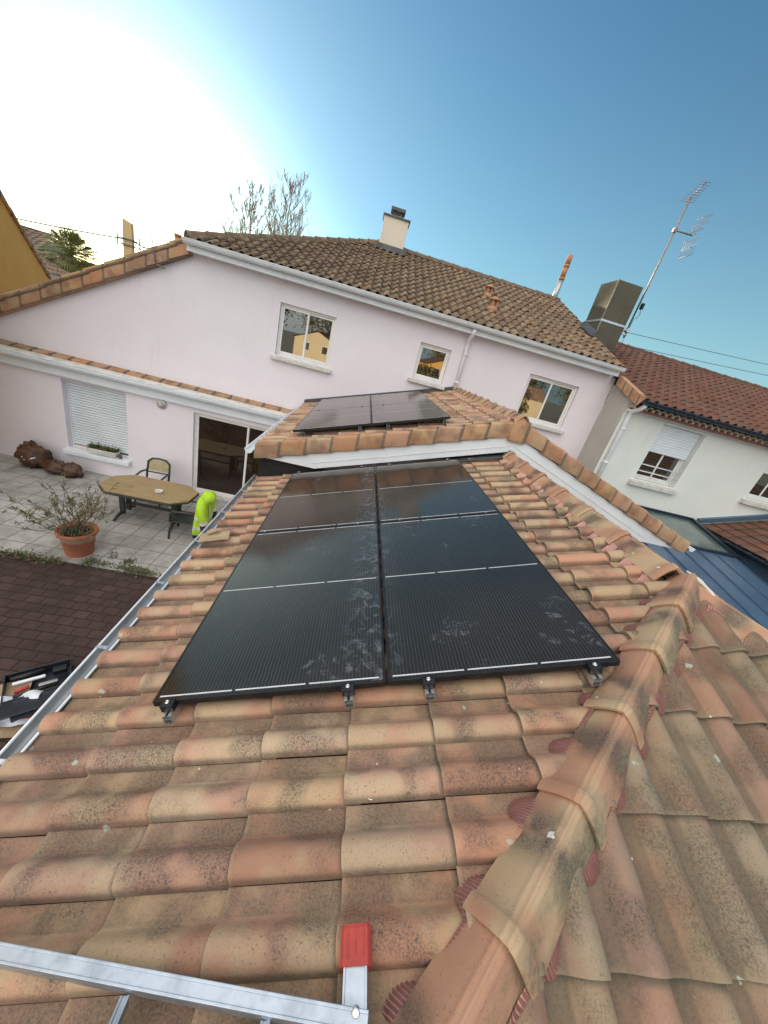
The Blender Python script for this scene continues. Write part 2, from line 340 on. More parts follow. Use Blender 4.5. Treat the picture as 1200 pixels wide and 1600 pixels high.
def ridge_piece(mb, A, B, up=V3(0, 0, 1), wd=.108, ht=.118, rnd=None, n=23, ext=.05, simple=False):
    """one ridge tile from its low, collared end A to its high end B"""
    r = random.random() if rnd is None else rnd
    d = (B - A); L = d.length; d.normalize(); x = d.cross(up).normalized(); z = x.cross(d).normalized()
    jz = random.gauss(0, .003); jx = random.gauss(0, .004)
    def ring(s, sc, dz=0.0, drop=0.0):
        row = []
        for k in range(n):
            t = TT[k]; at = abs(t)
            xx = wd * sc * (1 if t > 0 else -1) * (at ** .92)
            zz = ht * sc * (1 - at ** 1.38) + drop + RIB[k]
            row.append(A + d * s + x * (xx + jx) + z * (zz + dz + jz))
        return row
    if simple: st = [(-.02, 1.08, 0), (.03, 1.06, 0), (.045, 1.0, 0), (L + ext, .9, -.005)]
    else: st = [(-.024, 1.07, .000), (-.018, 1.095, .003), (.0, 1.105, .004), (.022, 1.105, .004), (.032, 1.08, .002), (.040, 1.02, 0), (.09, 1.01, 0), (L * .35, .985, 0), (L * .7, .95, -.003), (L + ext, .92, -.006)]
    R = [ring(*q) for q in st]; UVs = [[(max(0, q[0]) / L, (TT[k] + 1) / 2) for k in range(n)] for q in st]
    mb.grid(R, 0, r, UVs)
    inn = ring(-.020, 1.07 - .15); mb.grid([inn, R[0]], 0, r, [UVs[0], UVs[0]], sm=False)
    inn2 = ring(.05, 1.07 - .15); mb.grid([inn2, inn], 0, r, [UVs[0], UVs[0]], sm=False)
def ridge_run(parent, A, B, mat, step=.45, up=V3(0, 0, 1), simple=False, name="ridge_tile", **k):
    """ridge tiles as separate parts, from low end A up to B"""
    d = (B - A); n = max(1, round(d.length / step)); out = []
    for i in range(n):
        mb = MB(); ridge_piece(mb, A + d * (i / n), A + d * ((i + 1) / n), up, simple=simple, **k)
        out.append(mb.build(name, mat, parent))
    return out
def comb(parent, A, B, side, hfun, d0=.085, d1=.104, d2=.165, mat=None, step=.0062):
    """pleated closure strip beside a ridge: side = horizontal unit vector, hfun(P)=(height of the tiles, is channel 0..1)"""
    mb = MB(); d = B - A; n = int(d.length / step); R0 = []
    for i in range(n + 1):
        P = A + d * (i / n); z = .0042 * (1 if i % 2 else -1)
        h, c = hfun(P + side * .14); o = d1 + (d2 - d1) * c
        row = []
        for f in (0, .35, .7, 1.0):
            q = P + side * (d0 + (o - d0) * f); hh = hfun(q)[0] + .006
            top = P.z + .022 - .03 * f
            row.append(V3(q.x, q.y, max(hh, top * (1 - f) ** .7 + hh * (1 - (1 - f) ** .7)) + z * (.4 + .6 * f)))
        R0.append(row)
    mb.grid(R0, sm=False)
    for k in range(n):
        for j in range(3): mb.mi[k * 3 + j] = k % 2
    return mb.build("ridge_closure", [mat or m_comb, m_combd], parent)
def gutter(parent, A, B, r=.07, mat=None, name="gutter", up=V3(0, 0, 1), n=9):
    d = (B - A).normalized(); x = d.cross(up).normalized(); mb = MB()
    def prof(P): 
        out = []
        for k in range(n):
            t = math.pi * k / (n - 1); out.append(P + x * (r * math.cos(t)) - up * (r * math.sin(t)))
        return out
    mb.grid([prof(A), prof(B)])
    r2 = r - .004
    def prof2(P): return [P + x * (r2 * math.cos(math.pi * k / (n - 1))) - up * (r2 * math.sin(math.pi * k / (n - 1))) for k in range(n)]
    mb.grid([prof2(B), prof2(A)])
    for s in (-1, 1): mb.tube([A + x * (r * s), B + x * (r * s)], .008, 6, 1)
    for P in (A, B): mb.poly(prof(P))
    return mb.build(name, [mat or m_zinc, m_pvc if (mat or m_zinc) in (m_zinc, m_pvc) else mat], parent)  # zinc gutters get white rims, painting in the bright sky reflection
def wall_y(mb, Y, xs, zs, holes, depth, mi=0, inward=1):
    """wall sheet in the plane y=Y with rectangular holes and their reveals (depth towards +y*inward)"""
    X = sorted(set([xs[0], xs[1]] + [h[0] for h in holes] + [h[1] for h in holes])); Z = sorted(set([zs[0], zs[1]] + [h[2] for h in holes] + [h[3] for h in holes]))
    for i in range(len(X) - 1):
        for j in range(len(Z) - 1):
            cx, cz = (X[i] + X[i + 1]) / 2, (Z[j] + Z[j + 1]) / 2
            if any(h[0] < cx < h[1] and h[2] < cz < h[3] for h in holes): continue
            mb.poly([(X[i], Y, Z[j]), (X[i + 1], Y, Z[j]), (X[i + 1], Y, Z[j + 1]), (X[i], Y, Z[j + 1])], mi)
    y2 = Y + depth * inward
    for x0, x1, z0, z1 in holes:
        mb.poly([(x0, Y, z0), (x0, y2, z0), (x0, y2, z1), (x0, Y, z1)], mi); mb.poly([(x1, Y, z0), (x1, Y, z1), (x1, y2, z1), (x1, y2, z0)], mi)
        mb.poly([(x0, Y, z1), (x0, y2, z1), (x1, y2, z1), (x1, Y, z1)], mi); mb.poly([(x0, Y, z0), (x1, Y, z0), (x1, y2, z0), (x0, y2, z0)], mi)
def frame_rect(mb, x0, x1, z0, z1, y0, y1, t, tb=None):
    tb = tb or t
    mb.box((x0, y0, z0), (x0 + t, y1, z1)); mb.box((x1 - t, y0, z0), (x1, y1, z1))
    mb.box((x0 + t, y0 + .001, z0), (x1 - t, y1 - .001, z0 + tb)); mb.box((x0 + t, y0 + .001, z1 - t), (x1 - t, y1 - .001, z1))
def window(parent, x0, x1, z0, z1, Y, leaves=2, sill=True, glass=None, name="window", mat=None, silld=.10):
    """sliding window set back in the plane y=Y: frame part > sash, pane, sill"""
    mat = mat or m_alu; mb = MB(); frame_rect(mb, x0 + .002, x1 - .002, z0 + .002, z1 - .002, Y + .07, Y + .16, .045)
    fr = mb.build(name, mat, parent, bevel=.004)
    xs = [x0 + .047 + (x1 - x0 - .094) * k / leaves for k in range(leaves + 1)]
    for k in range(leaves):
        sb = MB(); yo = .085 + .022 * (k % 2); a, b = xs[k] - (.02 if k else 0), xs[k + 1] + (.02 if k < leaves - 1 else 0)
        frame_rect(sb, a, b, z0 + .05, z1 - .05, Y + yo, Y + yo + .03, .045, .055); sb.build("sash", mat, fr, bevel=.003)
        pb = MB(); pb.box((a + .046, Y + yo + .010, z0 + .106), (b - .046, Y + yo + .018, z1 - .096)); pb.build("pane", glass or m_glass, fr)
    if sill:
        s_ = MB(); s_.hexa([(x0 - .08, Y - .11, z0 - .10), (x1 + .08, Y - .11, z0 - .10), (x1 + .08, Y + .066, z0 - .10), (x0 - .08, Y + .066, z0 - .10),
                            (x0 - .08, Y - .11, z0 - .035), (x1 + .08, Y - .11, z0 - .035), (x1 + .08, Y + .066, z0 - .002), (x0 - .08, Y + .066, z0 - .002)])
        s_.build("sill", m_stone, fr, bevel=.006)
    return fr
G = -2.70

# ------------------------------------------------------------ ground
def paver_mat(name, c1, c2, joint, bw, bh, mortar, squash=True):
    t = NT(name); br = t.n("ShaderNodeTexBrick"); br.inputs["Scale"].default_value = 1.0
    br.inputs["Brick Width"].default_value = bw; br.inputs["Row Height"].default_value = bh; br.inputs["Mortar Size"].default_value = mortar
    br.inputs["Mortar Smooth"].default_value = .15; br.offset = .5 if squash else 0.0
    br.inputs["Bias"].default_value = 0; t.set(br.inputs["Color1"], c1); t.set(br.inputs["Color2"], c2); t.set(br.inputs["Mortar"], joint)
    t.set(br.inputs["Vector"], t.vadd(t.obj(), t.comb(t.math('MULTIPLY', t.math('SUBTRACT', t.noise(5), .5), .02), t.math('MULTIPLY', t.math('SUBTRACT', t.noise(6), .5), .02), 0.0)))
    col = t.mix(t.math('MULTIPLY', t.step(t.noise(2.1, 6, .7), .40, .68), .68), br.outputs["Color"], tuple(x * .45 for x in c1))
    col = t.mix(t.math('MULTIPLY', t.step(t.noise(90, 3, .7), .5, .7), .3), col, tuple(x * 1.25 for x in c2))
    h = t.math('ADD', t.math('MULTIPLY', br.outputs["Fac"], -1.0), t.math('MULTIPLY', t.noise(60), .3)); t.bump(h, .6, .006)
    return t.out(col, .85, 0, .3)
m_brick = paver_mat("dark_brick_paving", (.050, .031, .028), (.070, .044, .040), (.022, .016, .014), .21, .155, .010)
m_patio = paver_mat("pale_patio_slab", (.32, .315, .305), (.39, .38, .365), (.11, .10, .085), .40, .40, .008, False)
m_earth = plain("street_ground", (.16, .15, .13), (.10, .11, .07), .9, 0, .4)
mb = MB(); mb.poly([(-600, -600, G - .03), (600, -600, G - .03), (600, 900, G - .03), (-600, 900, G - .03)]); tag(mb.build("ground", m_earth), kind="structure")
mb = MB(); mb.box((-9.5, -5, G - .02), (-.36, 4.098, G)); tag(mb.build("paving", m_brick), kind="structure")
mb = MB(); mb.box((-11.5, 4.1, G - .018), (-.30, 7.62, G + .012)); tag(mb.build("patio", m_patio), kind="structure")

# ------------------------------------------------------------ lower annex: the tiled hip roof in the foreground
XR, YE, YB = 3.0, 0.64, 3.745           # ridge x, ridge end y, back of the roof under the step
NA = V3(-SA, 0, CA); OA = NA * -.17
SB = .38; BL = math.atan(SB); ZB0 = 3.06 * TA - .12 / CA - .05 / math.cos(BL) + .012
annex = thing("tiled_annex", (1.5, 0, G), "low annex under worn pink and cream clay tiles, its hip running down to the ladder", "house")
mb = MB(); mb.box((-.35, -2.3, G), (6.4, 3.99, -.36)); mb.build("wall", m_pink, annex)
hd = V3(-.749, -.662, 0).normalized(); hn = V3(hd.y, -hd.x, 0)          # hip direction in plan; hn points off plane A
if hn.dot(V3(1, -1, 0)) < 0: hn = -hn
mb = MB()
tiles(mb, OA, V3(CA, 0, SA), V3(0, 1, 0), [.953 + GAU * k for k in range(-4, 6)], [-.43 + PIT * k for k in range(-11, 21)], PROF,
      rows=(0, .25, .6, 1), skip=lambda P: (P - V3(3.06, YE, 0)).dot(hn) > .30 or P.x > 3.15)
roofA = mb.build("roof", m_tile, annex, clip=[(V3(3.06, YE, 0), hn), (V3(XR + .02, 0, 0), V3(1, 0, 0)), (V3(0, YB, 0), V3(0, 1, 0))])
# hip end, plane B
UB = V3(0, math.cos(BL), math.sin(BL)); OB = V3(0, YE, ZB0)
h2 = V3(.749, -.662, 0).normalized(); h2n = V3(-h2.y, h2.x, 0)
if h2n.x < 0: h2n = -h2n
mb = MB()
tiles(mb, OB, UB, V3(-1, 0, 0), [(-.495 - YE) / math.cos(BL) + .387 * k for k in range(-5, 4)], [-2.13 - PIT * 22 + PIT * k for k in range(0, 34)], PROF, rows=(0, .25, .6, 1),
      skip=lambda P: (P - V3(3.06, YE, 0)).dot(hn) < -.25 or (P - V3(3.06, YE, 0)).dot(h2n) > .25)
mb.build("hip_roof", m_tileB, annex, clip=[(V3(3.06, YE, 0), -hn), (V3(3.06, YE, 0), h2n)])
mb = MB()
tiles(mb, V3(6.12, 0, 0) + V3(SA, 0, CA) * -.17, V3(-CA, 0, SA), V3(0, -1, 0), [-.60 + GAU * k for k in range(0, 10)], [-3.745 + PIT * k for k in range(0, 30)], PROF_LO, rows=(0, 1))
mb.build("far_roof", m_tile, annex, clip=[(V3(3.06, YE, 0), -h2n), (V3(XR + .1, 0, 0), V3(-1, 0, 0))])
mb = MB()                                                  # dark underlay below the tiles
def zA(x, off): return x * TA + off / CA
mb.poly([(-.5, -2.5, zA(-.5, -.185)), (.0, -2.06, zA(0, -.185)), (3.06, YE, zA(3.06, -.185)), (3.06, YB + .2, zA(3.06, -.185)), (-.5, YB + .2, zA(-.5, -.185))])
mb.poly([(.0, -2.06, zA(0, -.187)), (6.12, -2.06, zA(0, -.187)), (3.06, YE, zA(3.06, -.187))])
mb.poly([(6.12, -2.06, zA(0, -.189)), (6.6, -2.5, zA(-.5, -.189)), (6.6, YB + .2, zA(-.5, -.189)), (3.06, YB + .2, zA(3.06, -.189)), (3.06, YE, zA(3.06, -.189))])
mb.build("underlay", m_dark, annex)
# ridge and hips
zR = 3.0 * TA - .12 / CA - .03
RE = V3(3.04, YE, zR)
for i in range(7):
    ya, yb = .72 + .49 * i, min(.72 + .49 * (i + 1), YB)
    mb = MB(); ridge_piece(mb, V3(XR - .02, ya, zR), V3(XR - .02, yb, zR)); mb.build("ridge_tile", m_ridge, annex)
hipA0 = V3(3.02, YE - .02, zR + .012)
dropL = .252 * 1.0
for i in range(9):
    L0 = .345 + .455 * i; L1 = max(L0 - .455, -.03)
    A_ = hipA0 + hd * L0 - V3(0, 0, dropL * L0); B_ = hipA0 + hd * L1 - V3(0, 0, dropL * L1)
    mb = MB(); ridge_piece(mb, A_, B_, V3(0, 0, 1), .112, .122); mb.build("ridge_tile", m_ridge, annex)
hipB0 = V3(3.06, YE - .03, zR - .025)
for i in range(7):
    L0, L1 = .455 * (i + 1), .455 * i
    A_ = hipB0 + h2 * L0 - V3(0, 0, dropL * L0); B_ = hipB0 + h2 * L1 - V3(0, 0, dropL * L1)
    mb = MB(); ridge_piece(mb, A_, B_, V3(0, 0, 1), .112, .122); mb.build("ridge_tile", m_ridge, annex)
# mortar smeared where the three ridges meet
mb = MB(); rg = random.Random(8)
pts = [V3(3.03 + .028 * k, YE + .035 - .030 * k, zR + .128 - .010 * k - .0016 * k * k) for k in range(7)]
mb.tube([p + V3(rg.gauss(0, .004), rg.gauss(0, .004), 0) for p in pts], [.004, .012, .016, .010, .015, .011, .003], 7); mb.build("mortar", m_stone, annex)
def hfA(P):
    f = ((P.y + .43) / PIT) % 1; h = hprof(PROF, f); return zA(P.x, -.17 + h + .010), math.sin(math.pi * (f - .5) / .5) ** .8 if f > .5 else 0.0
def hfB(P):
    f = (-(P.x - 2.13) / PIT) % 1; h = hprof(PROF, f); return ZB0 + SB * (P.y - YE) + (h + .010) / math.cos(BL), math.sin(math.pi * (f - .5) / .5) ** .8 if f > .5 else 0.0
comb(annex, V3(XR - .02, YE + .06, zR), V3(XR - .02, YB, zR), V3(-1, 0, 0), hfA, .085, .104, .158)
e_ = hipA0 + hd * 4 - V3(0, 0, dropL * 4)
comb(annex, hipA0 + hd * .1 - V3(0, 0, .025), e_, -hn, hfA, .085, .102, .155)
comb(annex, hipA0 + hd * .1 - V3(0, 0, .025), e_, hn, hfB, .085, .102, .152)
comb(annex, hipB0 + h2 * .1 - V3(0, 0, .025), hipB0 + h2 * 2.6 - V3(0, 0, dropL * 2.6), -h2n, hfB, .085, .11, .16)
# eave gutter with brackets
gz = -.312
gu = gutter(annex, V3(-.568, -2.7, gz), V3(-.568, 3.9, gz), .040, m_zinc)
for k in range(9):
    y = -2.2 + .68 * k; mb = MB(); mb.bar((-.612, y, gz + .009), (-.548, y, gz + .011), .022, .004); mb.bar((-.613, y, gz + .008), (-.613, y, gz - .02), .022, .004, (1, 0, 0))
    mb.build("gutter_bracket", m_galv, gu)
mb = MB(); mb.box((-.515, -2.6, -.52), (-.49, 3.95, -.345)); mb.build("fascia", m_pvcd, annex)
mb = MB(); mb.hexa([(XR - .9, YB - .10, zA(XR - .9, -.095)), (XR - .04, YB - .10, zA(XR - .04, -.095)), (XR - .04, YB + .2, zA(XR - .04, -.095)), (XR - .9, YB + .2, zA(XR - .9, -.095)),
                    (XR - .9, YB - .10, zA(XR - .9, -.088)), (XR - .04, YB - .10, zA(XR - .04, -.088)), (XR - .04, YB + .2, zA(XR - .04, -.088)), (XR - .9, YB + .2, zA(XR - .9, -.088))])
mb.build("flashing", m_lead, annex)

# ------------------------------------------------------------ upper annex: stepped roof behind
HU = .5; YF0 = 3.72
upper = thing("stepped_annex", (1.5, 6, G), "higher gabled annex with clay verge tiles above a white fascia, against the pink house", "house")
xl, xr = -.62, 6.62
mb = MB(); zt = lambda x, o: (x if x < 2.98 else 5.96 - x) * TA + o
mb.prism([(-.34, 4.3, G), (6.3, 4.3, G), (6.3, 4.3, zt(6.3, .12)), (2.98, 4.3, zt(2.98, .12)), (-.34, 4.3, zt(-.34, .12))], (0, 3.69, 0)); mb.build("wall", m_pink, upper)
mb = MB(); mb.box((-.55, 3.83, -.34), (2.9, 3.85, .033)); mb.build("gap_shade_board", m_dark, upper)  # black board standing in for the shade in the gap under the verge
OU = NA * (HU - .17)
mb = MB()
tiles(mb, OU, V3(CA, 0, SA), V3(0, 1, 0), [-.505 + GAU * k for k in range(0, 10)], [3.86 + PIT * k for k in range(0, 21)], PROF, rows=(0, .5, 1))
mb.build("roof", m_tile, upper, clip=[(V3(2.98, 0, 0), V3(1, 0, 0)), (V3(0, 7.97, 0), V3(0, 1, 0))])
mb = MB()
tiles(mb, V3(5.96, 0, 0) + V3(SA, 0, CA) * (HU - .17), V3(-CA, 0, SA), V3(0, -1, 0), [-.505 + GAU * k for k in range(0, 10)], [-7.97 + PIT * k for k in range(0, 20)], PROF_LO, rows=(0, 1))
mb.build("far_roof", m_tile, upper, clip=[(V3(2.98, 0, 0), V3(-1, 0, 0))])
mb = MB(); so_ = .315
mb.poly([(-.5, 3.80, zt(-.5, so_)), (2.98, 3.80, zt(2.98, so_)), (2.98, 7.99, zt(2.98, so_)), (-.5, 7.99, zt(-.5, so_))]); mb.poly([(6.46, 3.80, zt(6.46, so_)), (2.98, 3.80, zt(2.98, so_)), (2.98, 7.99, zt(2.98, so_)), (6.46, 7.99, zt(6.46, so_))])
mb.build("underlay", m_dark, upper)
def verge_piece(parent, x0, x1, sgn, mat, y=YF0, zf=zt, top=.400, bot=.185, back=.16, r=None):
    """one L-shaped verge tile from low x0 to high x1: upright face on the gable, curved top lapping over the roof"""
    mb = MB(); r = random.random() if r is None else r; th = .014
    rows = []
    for s, lf in ((0, .022), (.04, .020), (.5, .008), (1.06, -.004)):
        x = x0 + (x1 - x0) * s; z0 = zf(x, 0) + lf
        rows.append([(x, y, z0 + bot), (x, y - .004 - lf * .2, z0 + bot + .05), (x, y - .004 - lf * .2, z0 + top - .022), (x, y + .002, z0 + top - .006), (x, y + .014, z0 + top), (x, y + .08, z0 + top + .004), (x, y + .13, z0 + top - .008), (x, y + back, z0 + top - .05)])
    uvs = [[(s, k / 7) for k in range(8)] for s in (0, .04, .5, 1)]
    mb.grid(rows, 0, r, uvs)
    f0 = rows[0]; lo = [(p[0] + sgn * .003, p[1] + th * (1 if k < 4 else 0), p[2] - (th if k >= 3 else 0)) for k, p in enumerate(f0)]
    mb.grid([lo, f0], 0, r, [uvs[0], uvs[0]], sm=False)
    mb.grid([[(p[0], p[1] + .015, p[2]) for p in [q[0] for q in rows]], [q[0] for q in rows]], 0, r, sm=False)
    return mb.build("verge_tile", mat, parent)
nl = 10; xa = -.60; sx = (2.90 - xa) / nl
for k in range(nl): verge_piece(upper, xa + sx * k, xa + sx * (k + 1), 1, m_verge)
for k in range(nl): verge_piece(upper, 5.96 - xa - sx * k, 5.96 - xa - sx * (k + 1), -1, m_verge)
mb = MB(); zp = zt(2.98, 0)                                # apex cover tile
rows = []
for dx, dz in ((-.13, -.036), (-.06, -.008), (0, .010), (.06, -.008), (.13, -.036)):
    x = 2.98 + dx; rows.append([(x, YF0 - .012, zp + .10), (x, YF0 - .016, zp + .38 + dz), (x, YF0 + .02, zp + .44 + dz), (x, YF0 + .2, zp + .44 + dz)])
mb.grid(rows, 0, .3, [[(i / 4, j / 3) for j in range(4)] for i in range(5)]); mb.build("verge_tile", m_verge, upper)
# ridge
zU = 2.98 * TA + .365
ridge_run(upper, V3(2.98, YF0 + .02, zU), V3(2.98, 7.97, zU), m_ridge, .44)
def hfU(P):
    f = ((P.y - 3.86) / PIT) % 1; return zA(P.x, HU - .17 + hprof(PROF, f) + .01), math.sin(math.pi * (f - .5) / .5) if f > .5 else 0.0
comb(upper, V3(2.98, YF0 + .2, zU), V3(2.98, 7.95, zU), V3(-1, 0, 0), hfU, .085, .10, .15)
# white fascia under the verge, cut level at the eaves
yf = YF0 + .035
for sg in (0, 1):
    P = lambda x, z: V3(x if sg == 0 else 5.96 - x, yf, z)
    ft, fb = .188, -.045
    zc = .040; pts = [P((zc - ft) / TA, zc), P((zc - fb) / TA, zc), P(2.98, 2.98 * TA + fb), P(2.98, 2.98 * TA + ft)]
    if sg: pts = pts[::-1]
    mb = MB(); mb.prism(pts, (0, .022, 0)); fa = mb.build("fascia", m_pvc, upper)
    mb = MB(); mb.bar(P(.20, .2 * TA + .045) - V3(0, .004, 0), P(2.96, 2.96 * TA + .045) - V3(0, .004, 0), .006, .006); mb.build("groove_strip", m_pvcd, fa)
mb = MB()                                                  # soffit behind the fascia
for sg in (0, 1):
    X = (lambda x: x) if sg == 0 else (lambda x: 5.96 - x)
    mb.poly([(X(-.45), yf + .03, zt(-.45, .16)), (X(2.98), yf + .03, zt(2.98, .16)), (X(2.98), 4.02, zt(2.98, .16)), (X(-.45), 4.02, zt(-.45, .16))])
for sg in (0, 1):
    X = (lambda x: x) if sg == 0 else (lambda x: 5.96 - x)
    mb.poly([(X(-.57), yf + .01, .034), (X(.24), yf + .01, .034), (X(.24), 4.02, .034), (X(-.57), 4.02, .034)])
mb.build("soffit", m_pvcd, upper)
gu2 = gutter(upper, V3(-.675, 3.70, .125), V3(-.675, 7.5, .125), .055, m_pvc)
gutter(upper, V3(6.64, 7.5, .125), V3(6.64, 3.70, .125), .055, m_pvc)
mb = MB(); mb.box((-.60, 3.78, .0), (-.575, 7.6, .13)); mb.build("eaves_board", m_pvc, upper); mb = MB(); mb.box((6.535, 3.78, .0), (6.56, 7.6, .13)); mb.build("eaves_board", m_pvc, upper)
mb = MB(); mb.prism([(-.62, 7.93, zA(-.62, .40)), (2.9, 7.93, zA(2.9, .40)), (2.9, 7.93, zA(2.9, .47)), (-.62, 7.93, zA(-.62, .47))], (0, .065, 0)); mb.build("flashing", m_lead, upper)

# ------------------------------------------------------------ solar panels and their rails
def panel_mats():
    t = NT("solar_cell_glass"); uv = t.sep(t.uv()); x, y = uv[0], uv[1]           # metres along the panel
    def lines(c, pitch, wdt, off=0.0):
        f = t.math('FRACT', t.math('DIVIDE', t.math('ADD', c, off), pitch)); return t.math('LESS_THAN', t.math('ABSOLUTE', t.math('SUBTRACT', f, .5)), wdt / pitch / 2)
    bus = lines(x, .01820, .0016); cell = lines(x, .182, .0022, .091); rowl = lines(y, .0925, .0022, .03)
    base = t.mix(t.noise(1.5, 2), (.007, .007, .009), (.011, .010, .011))
    base = t.mix(t.math('MULTIPLY', bus, t.math('ADD', .35, t.math('MULTIPLY', t.noise(3, 2), .5))), base, (.12, .105, .085))
    base = t.mix(t.math('MAXIMUM', cell, t.math('MULTIPLY', rowl, .5)), base, (.004, .004, .005))
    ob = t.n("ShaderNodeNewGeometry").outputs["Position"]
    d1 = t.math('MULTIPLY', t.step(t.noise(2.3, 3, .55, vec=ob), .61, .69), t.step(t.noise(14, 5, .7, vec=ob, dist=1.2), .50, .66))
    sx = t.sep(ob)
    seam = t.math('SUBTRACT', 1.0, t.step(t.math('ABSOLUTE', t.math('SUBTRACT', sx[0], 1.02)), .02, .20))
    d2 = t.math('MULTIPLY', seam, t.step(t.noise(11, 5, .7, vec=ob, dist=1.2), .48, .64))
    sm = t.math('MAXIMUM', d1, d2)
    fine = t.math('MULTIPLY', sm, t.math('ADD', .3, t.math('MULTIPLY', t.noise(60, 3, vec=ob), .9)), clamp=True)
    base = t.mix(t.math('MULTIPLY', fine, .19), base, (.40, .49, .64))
    film = t.step(t.noise(1.1, 5, vec=ob), .3, .8)
    base = t.mix(t.math('ADD', .006, t.math('MULTIPLY', film, .026)), base, (.5, .42, .32))
    rgh = t.math('ADD', .13, t.math('MULTIPLY', fine, .30))
    t.b.inputs["IOR"].default_value = 1.85
    t.b.inputs["Specular Tint"].default_value = (1.0, .74, .50, 1)
    return t.out(base, rgh, 0, .5)
m_cell = panel_mats()
PW, PL = 1.138, 1.726
RA = Matrix(((CA, 0, -SA), (0, 1, 0), (SA, 0, CA)))          # panel x up the slope, y along the ridge
def make_panel(loc, label):
    t = thing("solar_panel", loc, label, "solar panel", "black solar panels on the tiled roofs", RA)
    mb = MB(); fw, fh = .012, .035
    mb.box((0, 0, -fh), (fw, PL, 0)); mb.box((PW - fw, 0, -fh), (PW, PL, 0)); mb.box((fw, 0, -fh), (PW - fw, fw, -.0005)); mb.box((fw, PL - fw, -fh), (PW - fw, PL, -.0005))
    mb.build("frame", m_black, t, local=True, bevel=.0015)
    mb = MB(); g0, g1 = fw + .0005, .0015
    mb.poly([(g0, g0, -g1), (PW - g0, g0, -g1), (PW - g0, PL - g0, -g1), (g0, PL - g0, -g1)], 0, [(g0, g0), (PW - g0, g0), (PW - g0, PL - g0), (g0, PL - g0)])
    mb.poly([(g0, g0, -.008), (g0, PL - g0, -.008), (PW - g0, PL - g0, -.008), (PW - g0, g0, -.008)], 1)
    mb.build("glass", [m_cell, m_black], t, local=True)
    for yy in (.024, PL / 2 - .004, PL - .030):
        for k in range(3):
            mb = MB()
            a = .024 + k * .364 + (.0 if k == 0 else .008); b = .024 + (k + 1) * .364 - .010
            mb.box((a, yy, -.0012), (b, yy + .0075, -.0009)); mb.build("busbar_ribbon", m_ribbon, t, local=True)
    return t
m_ribbon = plain("tinned_ribbon", (.70, .70, .70), (.58, .58, .60), .4, .3, 10)
def at(u, v, off): return V3(u * CA - off * SA, v, u * SA + off * CA)
names = {(0, 0): "nearest left black solar panel, on the gutter side of the lower roof",
         (1, 0): "nearest right black solar panel, beside the clay hip tiles of the lower roof",
         (0, 1): "back left solar panel of the lower roof, just under the white fascia tip",
         (1, 1): "back right solar panel of the lower roof, below the middle of the white fascia"}
namesU = {(0, 0): "front left solar panel on the stepped upper roof, above the clay verge tiles",
          (1, 0): "front right solar panel on the stepped upper roof, reflecting a dark patch",
          (0, 1): "back left solar panel on the upper roof, nearest the patio-side pink wall",
          (1, 1): "back right solar panel on the upper roof, below the small square window"}
for (i, j), nm in names.items(): 
    make_panel(at(i * (PW + .012), j * (PL + .016), 0), nm)
for (i, j), nm in namesU.items():
    make_panel(at(i * (PW + .012), 3.95 + j * (PL + .012), HU), nm)
def make_rail(loc, Ln, label, mids):
    t = thing("mounting_rail", loc, label, "mounting rail", "aluminium rails under the solar panels", RA)
    mb = MB(); a, b, w_ = .021, .052, .0028                   # hollow, open-ended profile
    mb.box((-a, -.058, -.036 - b), (-a + w_, Ln + .04, -.036)); mb.box((a - w_, -.058, -.036 - b), (a, Ln + .04, -.036))
    mb.box((-a + w_, -.058, -.036 - b), (a - w_, Ln + .04, -.036 - b + w_)); mb.box((-a + w_, -.058, -.036 - w_), (-.006, Ln + .04, -.036)); mb.box((.006, -.058, -.036 - w_), (a - w_, Ln + .04, -.036))
    mb.box((-a + w_, -.058, -.062), (a - w_, Ln + .03, -.060))
    for y_ in (-.035, Ln + .02): mb.box((-a + w_ + .0003, y_, -.036 - b + w_ + .0003), (a - w_ - .0003, y_ + .002, -.036 - w_ - .0003), 1)  # black plugs stand in for the shade inside the open ends
    mb.build("rail_profile", [m_galv, m_dark], t, local=True)
    for y, s in ((0, -1), (Ln, 1)):
        mb = MB(); y0, y1 = sorted((y + s * .003, y + s * .036))
        mb.box((-.030, y0, -.034), (.030, y1, .003)); mb.box((-.030, min(y, y - s * .012) , .0035), (.030, max(y, y - s * .012) , .006)); mb.box((-.030, y0, .003), (.030, y1, .006))
        c = mb.build("end_clamp", m_black, t, local=True, bevel=.002)
        bb = MB(); bb.lathe([(.011, 0), (.011, .007), (.008, .009), (.004, .009), (.0038, .005)], 12, (0, y + s * .016, .006)); bb.build("bolt", m_steel, c, local=True)
    for y in mids:
        mb = MB(); mb.box((-.022, y - .018, .0015), (.022, y + .018, .0055)); c = mb.build("mid_clamp", m_black, t, local=True, bevel=.001)
        bb = MB(); bb.lathe([(.0075, 0), (.0075, .006), (.004, .0075)], 10, (0, y, .0055)); bb.build("bolt", m_steel, c, local=True)
    for k in range(3):
        y = .25 + k * (Ln - .5) / 2; mb = MB(); mb.box((-.015, y - .02, -.135), (.015, y + .02, -.0885)); mb.build("roof_hook", m_steel, t, local=True)
    return t
Lr = 2 * PL + .016
for u, d_ in ((.085, "black-clamped rail end under the far left corner of the lower solar array"), (.955, "rail end with bolted clamp left of the seam between the nearest panels"),
              (1.345, "rail end with bolted clamp right of the seam between the nearest panels"), (2.15, "rail end under the nearest panel corner beside the hip tiles")):
    make_rail(at(u, 0, 0), Lr, d_, [PL + .008])
